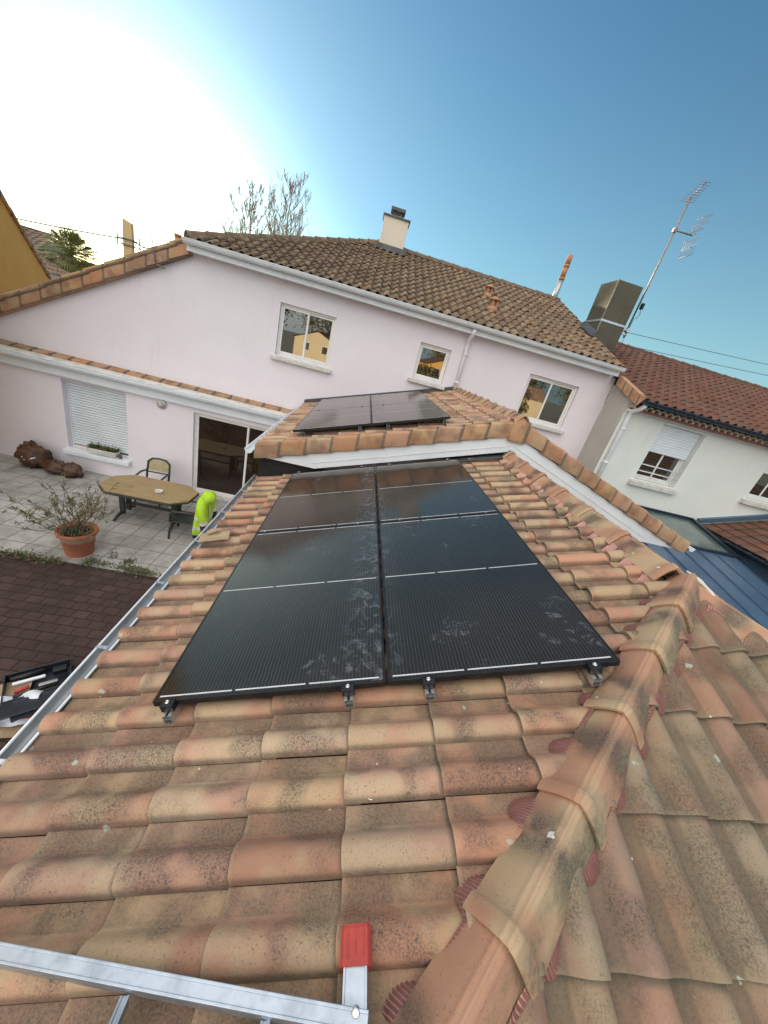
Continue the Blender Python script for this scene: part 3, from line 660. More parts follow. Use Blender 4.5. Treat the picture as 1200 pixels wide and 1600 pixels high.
for u, d_ in ((.15, "rail end at the left corner of the upper solar array"), (.97, "rail end with clamp left of the seam of the upper solar array"),
              (1.38, "rail end with clamp right of the seam of the upper solar array"), (2.2, "rail end at the right corner of the upper solar array beside the roof tiles")):
    make_rail(at(u, 3.95, HU), Lr - .005, d_, [PL + .0075])
# ------------------------------------------------------------ pink house
pink = thing("pink_house", (1.5, 8, G), "two-storey pale pink house with sliding windows, white gutters and a brown barrel-tile roof", "house")
X0, X1, YP, YL = -3.33, 6.85, 8.0, 7.6
mb = MB()
WN = [(-1.46, -.19, 1.13, 2.235), (1.83, 2.60, 1.43, 2.235), (4.68, 6.04, 1.13, 2.225)]
wall_y(mb, YP, (X0, X1), (-.30, 2.93), WN, .17)
vz = lambda x: 2.93 + .515 * (x - X0)
mb.poly([(-10.5, YP, -.9), (X0, YP, -.9), (X0, YP, 2.93), (-10.5, YP, vz(-10.5))])
mb.poly([(X0, YP + .001, -.9), (X1, YP + .001, -.9), (X1, YP + .001, -.3), (X0, YP + .001, -.3)])
mb.poly([(X1, YP, G), (X1, 17.3, G), (X1, 17.3, 2.9), (X1, 12.6, 4.75), (X1, YP, 2.93)])
mb.poly([(-10.5, 17.3, G), (X1, 17.3, G), (X1, 17.3, 2.8), (X0, 17.3, 2.8), (-10.5, 17.3, vz(-10.5) - .15)])
mb.build("wall", m_pink, pink)
mb = MB(); LW = [(-5.98, -4.60, -2.14, -.50), (-3.08, -.55, G + .04, -.57)]
wall_y(mb, YL, (-11.5, -.40), (G, -.36), LW, .20)
mb.poly([(-.40, YL, G), (-.40, YP, G), (-.40, YP, -.2), (-.40, YL, -.36)])
mb.build("ground_floor_wall", m_pink, pink)
window(pink, *WN[0], YP); window(pink, *WN[1], YP, leaves=1); window(pink, *WN[2], YP)
fr = window(pink, *LW[1], YL, leaves=2, sill=False, glass=m_glassd, name="patio_door")
mb = MB(); mb.box((-3.2, YL - .10, G + .0125), (-.45, YL + .06, G + .055)); mb.build("threshold", m_stone, fr)
# shuttered window
mb = MB(); x0, x1, z0, z1 = LW[0]; frame_rect(mb, x0 + .002, x1 - .002, z0 + .002, z1 - .002, YL + .14, YL + .19, .03); fr = mb.build("window", m_alu, pink)
mb = MB(); n = 25; hh = (z1 - z0 - .11) / n; rows = []
for k in range(n):
    z = z0 + .07 + hh * k
    for f, dy in ((.01, .028), (.17, .026), (.20, -.006), (.5, -.012), (.92, -.004), (.97, .026)): rows.append([(x0 + .034, YL + .155 + dy, z + hh * f), (x1 - .034, YL + .155 + dy, z + hh * f)])
mb.grid(rows, sm=False); mb.build("roller_shutter", m_pvc, fr)
mb = MB(); mb.hexa([(x0 - .06, YL - .13, z0 - .13), (x1 + .06, YL - .13, z0 - .13), (x1 + .06, YL + .138, z0 - .13), (x0 - .06, YL + .138, z0 - .13), (x0 - .06, YL - .13, z0 - .03), (x1 + .06, YL - .13, z0 - .03), (x1 + .06, YL + .138, z0 + .0), (x0 - .06, YL + .138, z0 + .0)])
mb.build("sill", m_pvc, fr, bevel=.006)
# main roof: front slope, left slope with verge, hips and ridge
PB = math.atan(.4); YE1, ZE1 = 7.68, 2.90; LS = (12.55 - YE1) / math.cos(PB)
HX0, HX1, ZRG = X0 - .02, .24, ZE1 + .4 * (12.55 - YE1)
hv = V3(HX1 - HX0, 12.55 - YE1, 0).normalized(); hvn = V3(-hv.y, hv.x, 0)
mb = MB()
tiles(mb, V3(0, YE1, ZE1 - .05), V3(0, math.cos(PB), math.sin(PB)), V3(-1, 0, 0), [GAU * k for k in range(0, int(LS / GAU) + 1)], [-6.62 + PIT * k for k in range(0, 50)], PROF_LO, rows=(0, .5, 1), lift=.036, thick=.028, jit=1.6,
      skip=lambda P: (P - V3(HX0, YE1, 0)).dot(hvn) > .3)
rf = mb.build("roof", m_tilefar, pink, clip=[(V3(HX0, YE1, 0), hvn), (V3(0, 12.57, 0), V3(0, 1, 0))])
LB = math.atan((ZRG - ZE1) / (HX1 - HX0))
mb = MB()
tiles(mb, V3(HX1, 0, ZRG - .05), V3(math.cos(LB), 0, math.sin(LB)), V3(0, 1, 0), [-12.4 + 1.0 * k for k in range(0, 13)], [7.82 + PIT * k for k in range(0, 46)], PROF_LO, gauge=1.0, rows=(0, 1),
      skip=lambda P: (P - V3(HX0, YE1, 0)).dot(hvn) < -.4)
mb.build("side_roof", m_tilefar, pink, clip=[(V3(HX0, YE1, 0), -hvn), (V3(HX1, 0, 0), V3(1, 0, 0))])
mb = MB(); mb.poly([(HX1, 12.57, ZRG - .06), (6.6, 12.57, ZRG - .06), (6.6, 17.5, 2.9), (-3.3, 17.5, 2.9)])
mb.poly([(6.60, YE1 + .1, ZE1 - .06), (6.60, 12.57, ZRG - .07), (HX1, 12.57, ZRG - .07), (HX0 + .1, YE1 + .1, ZE1 - .06)]); mb.build("back_roof", m_tilefar, pink)
ridge_run(pink, V3(HX1, 12.56, ZRG - .03), V3(6.62, 12.56, ZRG - .03), m_tilefar, .42, simple=True)
ridge_run(pink, V3(HX0, YE1 + .05, ZE1 - .02), V3(HX1, 12.56, ZRG - .03), m_tilefar, .44, simple=True)
ridge_run(pink, V3(6.64, YE1, ZE1 - .06), V3(6.64, 12.5, ZRG - .07), m_tilefar, .42, simple=True, wd=.09, ht=.085)
vzz = lambda x, o: ZE1 + (ZRG - ZE1) / (HX1 - HX0) * (x - HX0) + o
nv = 16
for k in range(nv):
    xa = -10.2 + k * (HX0 + .02 + 10.2) / nv; xb = -10.2 + (k + 1) * (HX0 + .02 + 10.2) / nv
    verge_piece(pink, xa, xb, 1, m_verge, y=7.84, zf=vzz, top=.05, bot=-.27, back=.15)
mb = MB(); mb.hexa([(-10.4, 7.86, vzz(-10.4, -.285)), (HX0, 7.86, vzz(HX0, -.285)), (HX0, 8.02, vzz(HX0, -.285)), (-10.4, 8.02, vzz(-10.4, -.285)), (-10.4, 7.86, vzz(-10.4, -.06)), (HX0, 7.86, vzz(HX0, -.06)), (HX0, 8.02, vzz(HX0, -.06)), (-10.4, 8.02, vzz(-10.4, -.06))])
mb.build("verge_bed", m_verge, pink)
gp = gutter(pink, V3(HX0 - .02, 7.60, ZE1 - .055), V3(6.66, 7.60, ZE1 - .055), .085, m_pvc)
for k in range(20):
    mb = MB(); x = HX0 + .2 + k * .51; mb.bar((x, 7.51, ZE1 - .047), (x, 7.70, ZE1 - .043), .03, .005); mb.build("gutter_bracket", m_pvcd, gp)
mb = MB(); mb.box((HX0, 7.69, ZE1 - .24), (6.66, 7.715, ZE1 - .06)); mb.box((HX0, 7.715, ZE1 - .235), (6.66, 7.999, ZE1 - .215)); mb.build("fascia", m_pvc, pink)
mb = MB(); mb.tube([(2.90, 7.62, ZE1 - .14), (2.90, 7.66, ZE1 - .24), (2.91, 7.92, ZE1 - .36), (2.92, 7.935, ZE1 - .5), (2.95, 7.935, 1.2)], .045, 12)
for z in (2.2, 1.55): mb.tube([(2.935, 7.935, z), (2.935, 7.935, z + .06)], .056, 12)
mb.build("downpipe", m_pink, pink)
# chimney, vents, flue on the roof
def rz(y): return ZE1 + .4 * (y - YE1)
m_chim = stucco("chimney_render", (.66, .60, .50), (.58, .50, .38), (.38, .24, .10), .8)
mb = MB(); cx0, cx1, cy0, cy1 = .30, 1.06, 12.05, 12.65; mb.box((cx0, cy0, 4.3), (cx1, cy1, 5.46)); ch = mb.build("chimney", m_chim, rf, bevel=.01)
mb = MB(); mb.box((cx0 - .04, cy0 - .04, 5.461), (cx1 + .04, cy1 + .04, 5.50)); mb.box((.50, 12.15, 5.50), (.86, 12.5, 5.56)); mb.box((.55, 12.2, 5.56), (.60, 12.45, 5.66)); mb.box((.76, 12.2, 5.56), (.81, 12.45, 5.66)); mb.box((.46, 12.12, 5.66), (.90, 12.53, 5.74)); mb.build("chimney_cowl", m_lead, ch)
mb = MB(); mb.box((cx0 - .10, cy0 - .14, rz(cy0) - .05), (cx1 + .10, cy0 - .001, rz(cy0) + .09)); mb.build("chimney_flashing", m_lead, ch)
m_terr = plain("terracotta", (.42, .20, .11), (.34, .17, .10), .8, 0, 12)
for vx, vy in ((3.54, 9.10), (3.60, 10.25)):
    mb = MB(); z = rz(vy) + .0
    mb.lathe([(.16, -.06), (.13, .02), (.10, .05), (.095, .07)], 14, (vx, vy, z))
    for k in range(4):
        t_ = math.pi / 4 + k * math.pi / 2; mb.box((vx + .08 * math.cos(t_) - .02, vy + .08 * math.sin(t_) - .02, z + .07), (vx + .08 * math.cos(t_) + .02, vy + .08 * math.sin(t_) + .02, z + .20))
    mb.lathe([(.135, .195), (.14, .215), (.07, .265), (.01, .285)], 14, (vx, vy, z)); mb.build("roof_vent", m_terr, rf)
mb = MB(); fx, fy = 6.45, 12.55; mb.tube([(fx, fy, 4.6), (fx, fy, 5.42)], .085, 14, 0); mb.tube([(fx, fy, 5.42), (fx, fy, 5.48)], .10, 14, 1); mb.tube([(fx, fy, 5.48), (fx, fy, 5.78)], .088, 14, 1); mb.tube([(fx, fy, 5.78), (fx, fy, 5.85)], .10, 14, 1); mb.tube([(fx, fy, 5.85), (fx, fy, 6.12)], .088, 14, 1)
mb.build("flue_pipe", [m_zinc, m_terr], rf)
# ground-floor coping and gutter
ncp = 28
for k in range(ncp):
    xa = -11.4 + k * .395; mb = MB(); r = random.random()
    if xa + .39 > -.40: break
    mb.grid([[(xa, 7.80, -.14), (xa, 7.795, -.085), (xa, 7.81, -.075), (xa, 7.998, -.040)], [(xa + .375, 7.80, -.14), (xa + .375, 7.795, -.085), (xa + .375, 7.81, -.075), (xa + .375, 7.998, -.040)]], 0, r, [[(0, .2)] * 4, [(1, .3)] * 4], sm=False)
    mb.build("coping_tile", m_verge, pink)
gl = gutter(pink, V3(-11.5, 7.39, -.15), V3(-.40, 7.39, -.15), .085, m_pvc)
mb = MB(); mb.box((-11.5, 7.478, -.43), (-.40, 7.50, -.14)); mb.box((-11.5, 7.5, -.43), (-.40, 7.599, -.405)); mb.build("fascia", m_pvc, pink)
mb = MB(); mb.hexa([(-11.5, 7.44, -.145), (-.40, 7.44, -.145), (-.40, 7.998, -.16), (-11.5, 7.998, -.16), (-11.5, 7.44, -.135), (-.40, 7.44, -.135), (-.40, 7.998, -.105), (-11.5, 7.998, -.105)]); mb.build("cover_board", m_pvcd, pink)

# ------------------------------------------------------------ white house on the right
white = thing("white_house", (11, 7.2, G), "off-white rendered house with red roof tiles, dark gutter and a half-shuttered window with rails", "house")
YW = 7.15; WX0, WX1 = 6.86, 19.0
WW = [(7.98, 9.18, .50, 1.92), (11.30, 12.5, .72, 1.92)]
mb = MB(); wall_y(mb, YW, (WX0, WX1), (G, 2.30), WW, .27); mb.build("wall", m_white, white)
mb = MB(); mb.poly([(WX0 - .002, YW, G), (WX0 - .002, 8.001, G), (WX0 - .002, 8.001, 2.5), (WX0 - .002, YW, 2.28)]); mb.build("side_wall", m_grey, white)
for (x0, x1, z0, z1) in WW:
    fr = window(white, x0, x1, z0, z1, YW + .10, 2, sill=False)
    sb = MB(); zb = z0 + .72 if x0 < 10 else z0 + .70; rows = []; n = 11; hh = (z1 - zb) / n
    for k in range(n):
        for f, dy in ((.02, .008), (.15, -.002), (.5, -.007), (.85, -.002), (.98, .008)): rows.append([(x0 + .01, YW + .13 + dy, zb + hh * (k + f)), (x1 - .01, YW + .13 + dy, zb + hh * (k + f))])
    sb.grid(rows, sm=False); sb.build("roller_shutter", m_pvc, fr)
    s_ = MB(); s_.hexa([(x0 - .10, YW - .12, z0 - .16), (x1 + .10, YW - .12, z0 - .16), (x1 + .10, YW + .166, z0 - .16), (x0 - .10, YW + .166, z0 - .16), (x0 - .10, YW - .12, z0 - .06), (x1 + .10, YW - .12, z0 - .06), (x1 + .10, YW + .166, z0 + .001), (x0 - .10, YW + .166, z0 + .001)])
    s_.build("sill", m_stone, fr, bevel=.01)
    if x0 < 10:
        for k in range(2):
            t_ = MB(); t_.tube([(x0 + .01, YW + .05, z0 + .22 + .17 * k), (x1 - .01, YW + .05, z0 + .22 + .17 * k)], .014, 8); t_.build("guard_rail", m_pvc, fr)
WB = math.atan(.36); YE2, ZE2 = 6.74, 2.30; WR = (11.2 - YE2) / math.cos(WB)
mb = MB()
tiles(mb, V3(0, YE2, ZE2 - .04), V3(0, math.cos(WB), math.sin(WB)), V3(-1, 0, 0), [.36 * k for k in range(0, 14)], [-18.5 + .235 * k for k in range(0, 50)], PROF_RED, gauge=.36, pitch=.235, rows=(0, .5, 1), lift=.026, thick=.02, jit=1.2)
wr = mb.build("roof", m_tilered, white, clip=[(V3(6.72, 0, 0), V3(-1, 0, 0)), (V3(0, 11.25, 0), V3(0, 1, 0))])
mb = MB(); mb.poly([(6.75, YE2 + .1, ZE2 - .055), (19, YE2 + .1, ZE2 - .055), (19, 11.2, ZE2 + .36 * (11.2 - YE2) - .08), (6.75, 11.2, ZE2 + .36 * (11.2 - YE2) - .08)]); mb.poly([(6.75, 11.2, 3.83), (19, 11.2, 3.83), (19, 15.5, 2.2), (6.75, 15.5, 2.2)]); mb.build("back_roof", m_dark, white)
ridge_run(white, V3(6.75, 11.2, 3.86), V3(18.5, 11.2, 3.86), m_tilered, .42, simple=True)
mb = MB()
for k in range(3):
    r = random.random(); y0 = YE2 - .05 + k * .33; z0 = ZE2 + .36 * (y0 - YE2)
    mb.hexa([(6.70, y0, z0 - .16), (6.72, y0, z0 - .16), (6.72, y0 + .34, z0 - .04), (6.70, y0 + .34, z0 - .04), (6.70, y0, z0 + .06), (6.86, y0, z0 + .06), (6.86, y0 + .34, z0 + .18), (6.70, y0 + .34, z0 + .18)], 0, r)
mb.build("verge_tile", m_verge, white)
gw = gutter(white, V3(6.80, 6.66, ZE2 - .04), V3(18.8, 6.66, ZE2 - .04), .08, m_bluedk)
for k in range(24):
    mb = MB(); x = 7.1 + .5 * k; mb.tube([(x, 6.655, ZE2 - .045), (x, 6.72, ZE2 - .035)], .011, 6); mb.tube([(x, 6.66 + .09 * math.cos(t_), ZE2 - .05 - .09 * math.sin(t_)) for t_ in [math.pi * (1 + q / 8.0) - math.pi for q in range(5, 9)]], .008, 5); mb.build("gutter_bracket", m_bluedk, gw)
mb = MB(); n = 66                                            # tiled cornice under the gutter
for k in range(n):
    x = 6.95 + .18 * k; r = random.random(); arc = lambda rr, y: [(x + .088 + rr * math.cos(math.pi * q / 8), y, 2.075 + rr * 1.1 * math.sin(math.pi * q / 8)) for q in range(9)]
    mb.grid([arc(.088, YW - .30), arc(.088, YW)], 0, r, sm=False); mb.grid([arc(.066, YW - .30), arc(.088, YW - .30)], 0, r, sm=False); mb.grid([arc(.066, YW), arc(.066, YW - .30)], 0, r, sm=False)
mb.box((6.93, YW - .31, 2.035), (18.8, YW - .001, 2.072), 1, .6)
mb.build("tiled_cornice", [plain("cornice_tile", (.60, .48, .38), (.66, .56, .46), .8, 0, 7), plain("cornice_course", (.22, .07, .05), (.17, .06, .045), .8, 0, 7)], white)
mb = MB(); mb.box((6.93, YW - .22, 2.0725), (18.8, YW - .20, 2.20)); mb.build("cornice_shade_strip", m_dark, white)  # black strip standing in for the shade inside the cornice arcs
mb = MB(); mb.box((6.90, YW - .12, 1.985), (18.8, YW - .001, 2.033)); mb.box((6.9, YW - .08, 2.18), (18.8, YW - .001, 2.29)); mb.build("cornice_bed", m_white, white)
mb = MB(); mb.tube([(6.93, 6.70, ZE2 - .12), (6.93, 6.78, ZE2 - .22), (6.95, 7.04, ZE2 - .30), (6.97, 7.08, ZE2 - .45), (7.0, 7.08, -.6)], .05, 12)
for z in (1.55, .7): mb.tube([(6.985, 7.08, z), (6.985, 7.08, z + .05)], .062, 12)
mb.build("downpipe", m_pvc, white)
# tall grey chimney of the white house
m_conc = stucco("lichen_concrete", (.105, .098, .075), (.06, .057, .047), (.045, .043, .034), .8, 60)
m_conclt = plain('pale_concrete', (.26, .25, .21), (.18, .17, .15), .85, 0, 9)
gc = thing("concrete_chimney", (6.95, 9.7, 3), "tall square grey concrete chimney stained black, standing between the two roofs", "chimney")
mb = MB(); gx0, gx1, gy0, gy1 = 6.56, 7.28, 9.30, 10.08; mb.box((gx0, gy0, 2.6), (gx1, gy1, 4.95)); mb.build("stack", m_conc, gc, bevel=.008)
mb = MB(); mb.box((gx0 - .012, gy0 - .012, 3.98), (gx1 + .012, gy1 + .012, 4.03)); mb.build("strap", m_galv, gc)
mb = MB(); mb.box((gx0 - .008, gy0 - .008, 2.7), (gx0 + .014, gy0 + .014, 4.96)); mb.build("corner_strip", m_conclt, gc)
mb = MB(); mb.hexa([(gx0 - .12, gy0 - .05, rz(gy0) + .03), (gx0 - .001, gy0 - .05, rz(gy0) + .03), (gx0 - .001, gy1, rz(gy1) + .03), (gx0 - .12, gy1, rz(gy1) + .03), (gx0 - .07, gy0 - .05, rz(gy0) + .12), (gx0 - .001, gy0 - .05, rz(gy0) + .17), (gx0 - .001, gy1, rz(gy1) + .17), (gx0 - .07, gy1, rz(gy1) + .12)]); mb.build("flashing", m_lead, gc)
# aerial
m_aer = plain("aerial_metal", (.30, .24, .22), (.20, .15, .14), .5, .6, 10)
an = thing("tv_aerial", (7.55, 9.55, 3.9), "tall leaning television aerial mast strapped to the side of the grey concrete chimney", "aerial")
B0, B1 = V3(7.50, 9.5, 3.80), V3(7.52, 9.5, 6.98)
mb = MB(); mb.tube([B0, B1], .022, 8); mb.build("mast", m_aer, an)
mb = MB(); mb.box((gx1, 9.47, 3.97), (7.57, 9.53, 4.02)); mb.box((gx1, 9.47, 3.86), (7.57, 9.53, 3.90)); mb.box((7.46, 9.44, 3.94), (7.58, 9.56, 4.04)); mb.build("bracket", m_galv, an)
mb = MB(); mb.box((7.53, 9.40, 4.52), (7.60, 9.47, 4.66)); mb.tube([(7.56, 9.44, 4.52), (7.60, 9.42, 4.40), (7.56, 9.45, 4.28)], .008, 5); mb.build("amplifier_box", m_black, an)
bd = V3(-.34, -.94, .03).normalized(); bs = V3(.94, -.34, 0).normalized(); mb = MB(); T = B1 + V3(0, 0, -.02)
mb.tube([T - bd * .25, T + bd * .72], .011, 6); mb.build("yagi_boom", m_aer, an)
for k in range(9):
    c = T + bd * (-.18 + .108 * k); hl = .17 - .008 * k; mb = MB(); mb.tube([c - bs * hl, c + bs * hl], .005, 5); mb.build("yagi_element", m_aer, an)
A0 = V3(7.51, 9.5, 6.30); A1 = A0 + V3(.50, 0, .02); mb = MB(); mb.tube([A0 - V3(.06, 0, 0), A1], .018, 7); mb.tube([A1 - V3(.0, .1, 0), A1 + V3(.12, .25, .22)], .012, 6); mb.box(tuple(A0 - V3(.04, .04, .04)), tuple(A0 + V3(.04, .04, .04))); mb.build("side_arm", m_aer, an)
mb = MB()
for s in (-1, 1):
    for k in range(7):
        c = A1 + V3(.02, -.03 + .07 * k - .2, 0); mb.tube([c + V3(0, 0, s * .06), c + V3(.10, .05, s * .44)], .004, 4)
for s in (-1, 1):
    for q in (.1, .26, .42): c = A1 + V3(.02 + .1 * q * 1.9, 0, s * q); mb.tube([c + V3(0, -.23, 0), c + V3(0, .24, 0)], .004, 4)
mb.build("reflector_grid", m_aer, an)
mb = MB(); mb.tube([(7.53, 9.47, 4.3), (7.50, 9.46, 3.7), (7.55, 9.4, 3.4), (7.6, 9.1, 3.22)], .006, 5); mb.build("aerial_lead", m_dark, an)

# ------------------------------------------------------------ blue-grey veranda and small tiled lean-to between annex and white house
ver = thing("metal_veranda", (8.6, 4, G), "blue-grey standing-seam metal veranda roof with one tinted glass bay against the white wall", "veranda")
def vzn(y): return -.50 + .19 * (y - 5.6)
vx0, vx1 = 6.72, 10.15
mb = MB(); mb.hexa([(vx0, -4, vzn(-4) - .03), (vx1, -4, vzn(-4) - .03), (vx1, 5.6, vzn(5.6) - .03), (vx0, 5.6, vzn(5.6) - .03), (vx0, -4, vzn(-4)), (vx1, -4, vzn(-4)), (vx1, 5.6, vzn(5.6)), (vx0, 5.6, vzn(5.6))]); mb.build("metal_roof", m_blue, ver)
for k in range(7):
    x = vx0 + .25 + k * .52; mb = MB(); mb.bar((x, -4, vzn(-4) + .014), (x, 5.58, vzn(5.58) + .014), .022, .034); mb.build("seam", m_blue, ver)
mb = MB(); mb.hexa([(vx0, 5.7, vzn(5.7) - .03), (vx1, 5.7, vzn(5.7) - .03), (vx1, 7.08, vzn(7.08) - .03), (vx0, 7.08, vzn(7.08) - .03), (vx0, 5.7, vzn(5.7)), (vx1, 5.7, vzn(5.7)), (vx1, 7.08, vzn(7.08)), (vx0, 7.08, vzn(7.08))]); mb.build("glass_bay", m_glasst, ver)
mb = MB()
mb.bar((vx0, 5.65, vzn(5.65) + .01), (vx1 + .06, 5.65, vzn(5.65) + .01), .10, .09); mb.bar((vx0, 7.11, vzn(7.1) + .02), (vx1 + .06, 7.11, vzn(7.1) + .02), .06, .10); mb.bar((vx1 + .03, 5.6, vzn(5.6) + .02), (vx1 + .03, 7.08, vzn(7.08) + .02), .08, .10)
mb.build("glazing_bar", m_bluedk, ver)
mb = MB(); mb.box((vx0, 4.0, G), (vx0 + .05, 7.1, -1.0)); mb.box((vx1 - .05, -4, G), (vx1, 7.1, -2.4)); mb.build("post", m_bluedk, ver)
lt = thing("tiled_lean_to", (12, 4, G), "low red-tiled lean-to roof with a dark blue gutter below the white house window", "lean-to")
lx0 = 10.40; lz0 = -.24; LA = .30
mb = MB(); tiles(mb, V3(lx0, 0, lz0 - .03), V3(math.cos(math.atan(LA)), 0, math.sin(math.atan(LA))), V3(0, 1, 0), [.33 * k for k in range(0, 12)], [.2 + .36 * k for k in range(0, 20)], [(0, 0), (.04, .012), (.5, .012), (.9, .010), (.95, .0), (1, 0)], gauge=.33, pitch=.36, rows=(0, 1), lift=.02, thick=.02, skip=lambda P: P.y > 7.05)
mb.build("roof", m_tilered, lt, clip=[(V3(0, 7.06, 0), V3(0, 1, 0))])
mb = MB(); mb.box((lx0 + .12, -1, G), (16, 7.1, lz0 - .12)); mb.build("wall", m_blue, lt)
mb = MB(); mb.poly([(lx0 + .03, -1, lz0 - .05), (14.5, -1, lz0 - .05 + LA * 4.07), (14.5, 7.06, lz0 - .05 + LA * 4.07), (lx0 + .03, 7.06, lz0 - .05)]); mb.build("underlay", m_dark, lt)
gv = gutter(lt, V3(lx0 - .07, -1, lz0 - .06), V3(lx0 - .07, 7.06, lz0 - .06), .075, m_bluedk)
for k in range(12):
    mb = MB(); y = .6 + k * .55; mb.bar((lx0 - .15, y, lz0 - .05), (lx0, y, lz0 - .045), .03, .006); mb.build("gutter_bracket", m_blue, gv)
mb = MB(); mb.bar((lx0 - .02, 7.10, lz0 + .06), (14.5, 7.10, lz0 + .06 + LA * 4.1), .08, .12, (0, 0, 1)); mb.build("flashing", m_blue, lt)
# ------------------------------------------------------------ ladder at the roof edge
lad = thing("ladder", (.6, -.95, .2), "aluminium ladder with a cross bar and one red rubber cap lying on the tiles", "ladder")
LO = .022                                                    # clearance above the tile crowns
def RP(x, y, off=0): return V3(x, y, x * TA + (-.115 + off) / CA)
LSH = V3(0, -.030, 0)
m_lad = plain("worn_ladder_aluminium", (.42, .48, .56), (.31, .36, .43), .36, .75, 14, .5, .0006, 90)
m_redcap = plain("red_rubber", (.40, .045, .035), (.30, .035, .028), .6, 0, 16)
bA, bB = RP(-.42, -.668, .040) + LSH, RP(1.018, -.914, .040) + LSH
bd = (bB - bA).normalized(); nrm = NA; bn = nrm.cross(bd).normalized()
if bn.y < 0: bn = -bn
def rail_profile(mb, A, B, side, up, wd, ht, lip=.007):
    """folded channel: web with two lips and a raised rib"""
    mb.hexa([A - side * wd / 2 - up * ht / 2, A + side * wd / 2 - up * ht / 2, B + side * wd / 2 - up * ht / 2, B - side * wd / 2 - up * ht / 2, A - side * wd / 2 + up * ht / 2, A + side * wd / 2 + up * ht / 2, B + side * wd / 2 + up * ht / 2, B - side * wd / 2 + up * ht / 2])
    for s in (-1, 1):
        c = side * (s * (wd / 2 - lip / 2)) + up * (ht / 2 + .0015); a_, b_ = A + c, B + c
        mb.hexa([a_ - side * lip / 2 - up * .0015, a_ + side * lip / 2 - up * .0015, b_ + side * lip / 2 - up * .0015, b_ - side * lip / 2 - up * .0015, a_ - side * lip / 2 + up * .0015, a_ + side * lip / 2 + up * .0015, b_ + side * lip / 2 + up * .0015, b_ - side * lip / 2 + up * .0015])
mb = MB(); rail_profile(mb, bA, bB, bn, nrm, .038, .058); mb.build("cross_bar", m_lad, lad, bevel=.003)
for x, y in ((.385, -.885), (.765, -.945)):
    mb = MB(); P = RP(x, y, .012) + LSH + V3(0, .03, 0); d = (RP(x - .012, -1.32, .10) - P); rail_profile(mb, P + V3(0, .02, 0), P + d, V3(1, 0, TA).normalized(), V3(0, .2, 1).normalized(), .026, .05); mb.build("stile", m_lad, lad, bevel=.003)
mb = MB(); rail_profile(mb, RP(.37, -1.16, .055), RP(.77, -1.16, .055), V3(0, 1, 0), nrm, .03, .028); mb.build("rung", m_lad, lad, bevel=.003)
s0 = RP(.985, -1.02, .036); s1 = RP(.985, -.815, .036)
mb = MB(); rail_profile(mb, s0, s1, V3(CA, 0, SA), nrm, .066, .030); mb.build("foot_post", m_lad, lad, bevel=.003)
mb = MB(); c0 = s1 - V3(0, .035, 0); c1 = s1 + V3(0, .044, 0); U_ = V3(CA, 0, SA)
prof_ = [(-.041, -.022), (.041, -.022), (.043, .014), (.034, .022), (-.034, .022), (-.043, .014)]
mb.grid([[p + U_ * a_ * sc + nrm * b_ * sc for a_, b_ in prof_] for p, sc in ((c0, 1.04), (c0 + V3(0, .02, 0), 1.0), (c1 - V3(0, .01, 0), 1.0), (c1, .92))], sm=False, close=True)
mb.poly([c1 + U_ * a_ * .92 + nrm * b_ * .92 for a_, b_ in prof_]); mb.poly([c0 + U_ * a_ * 1.04 + nrm * b_ * 1.04 for a_, b_ in prof_][::-1])
for k in (-1, 0, 1): mb.bar(c0 + U_ * (k * .022) + nrm * .0225 + V3(0, .012, 0), c1 + U_ * (k * .022) + nrm * .0215 - V3(0, .006, 0), .006, .003, tuple(nrm))
mb.build("rubber_cap", m_redcap, lad, bevel=.004)
mb = MB(); mb.lathe([(.011, 0), (.011, .002), (.008, .004), (.003, .0045)], 14, (0, 0, 0)); q_ = nrm.to_track_quat('Z', 'Y').to_matrix()
mb.v = [q_ @ v + s0 + (s1 - s0) * .46 * 1.0 + nrm * .033 for v in mb.v]; mb.v = [v + bd * .006 for v in mb.v]; mb.build("rivet", m_steel, lad)

# ------------------------------------------------------------ patio furniture
m_teak = None
t = NT("faded_wood_slats"); u_ = t.sep(t.obj())
sl_ = t.math('LESS_THAN', t.math('FRACT', t.math('DIVIDE', u_[1], .10)), .05)
col = t.mix(t.step(t.noise(4, 4, vec=t.vmul(t.obj(), (.6, 6, 1))), .3, .7), (.34, .25, .12), (.25, .18, .09)); col = t.mix(t.math('MULTIPLY', t.step(t.noise(2.2, 4), .52, .70), .7), col, (.12, .085, .05)); col = t.mix(sl_, col, (.10, .07, .04))
m_teak = t.out(col, .6)
m_green = plain("dark_green_plastic", (.035, .04, .035), (.028, .03, .028), .45, 0, 5)
m_tan = plain("tan_slats", (.42, .36, .20), (.33, .28, .15), .6, 0, 9)
tb = thing("patio_table", (-3.2, 5.95, G + .012), "octagonal faded wood-look garden table with dark legs on the pale patio", "table")
hw, hd_, c = .87, .50, .26; zt_ = .735
oct_ = [(-hw + c * 1.1, -hd_), (hw - c * 1.1, -hd_), (hw, -hd_ + c), (hw, hd_ - c), (hw - c * 1.1, hd_), (-hw + c * 1.1, hd_), (-hw, hd_ - c), (-hw, -hd_ + c)]
mb = MB(); mb.prism([(x, y, zt_ - .02) for x, y in oct_], (0, 0, .022)); mb.build("table_top", m_teak, tb, local=True, bevel=.004)
mb = MB(); mb.prism([(x * 1.018, y * 1.03, zt_ - .055) for x, y in oct_], (0, 0, .0345)); mb.build("rim", m_green, tb, local=True, bevel=.008)
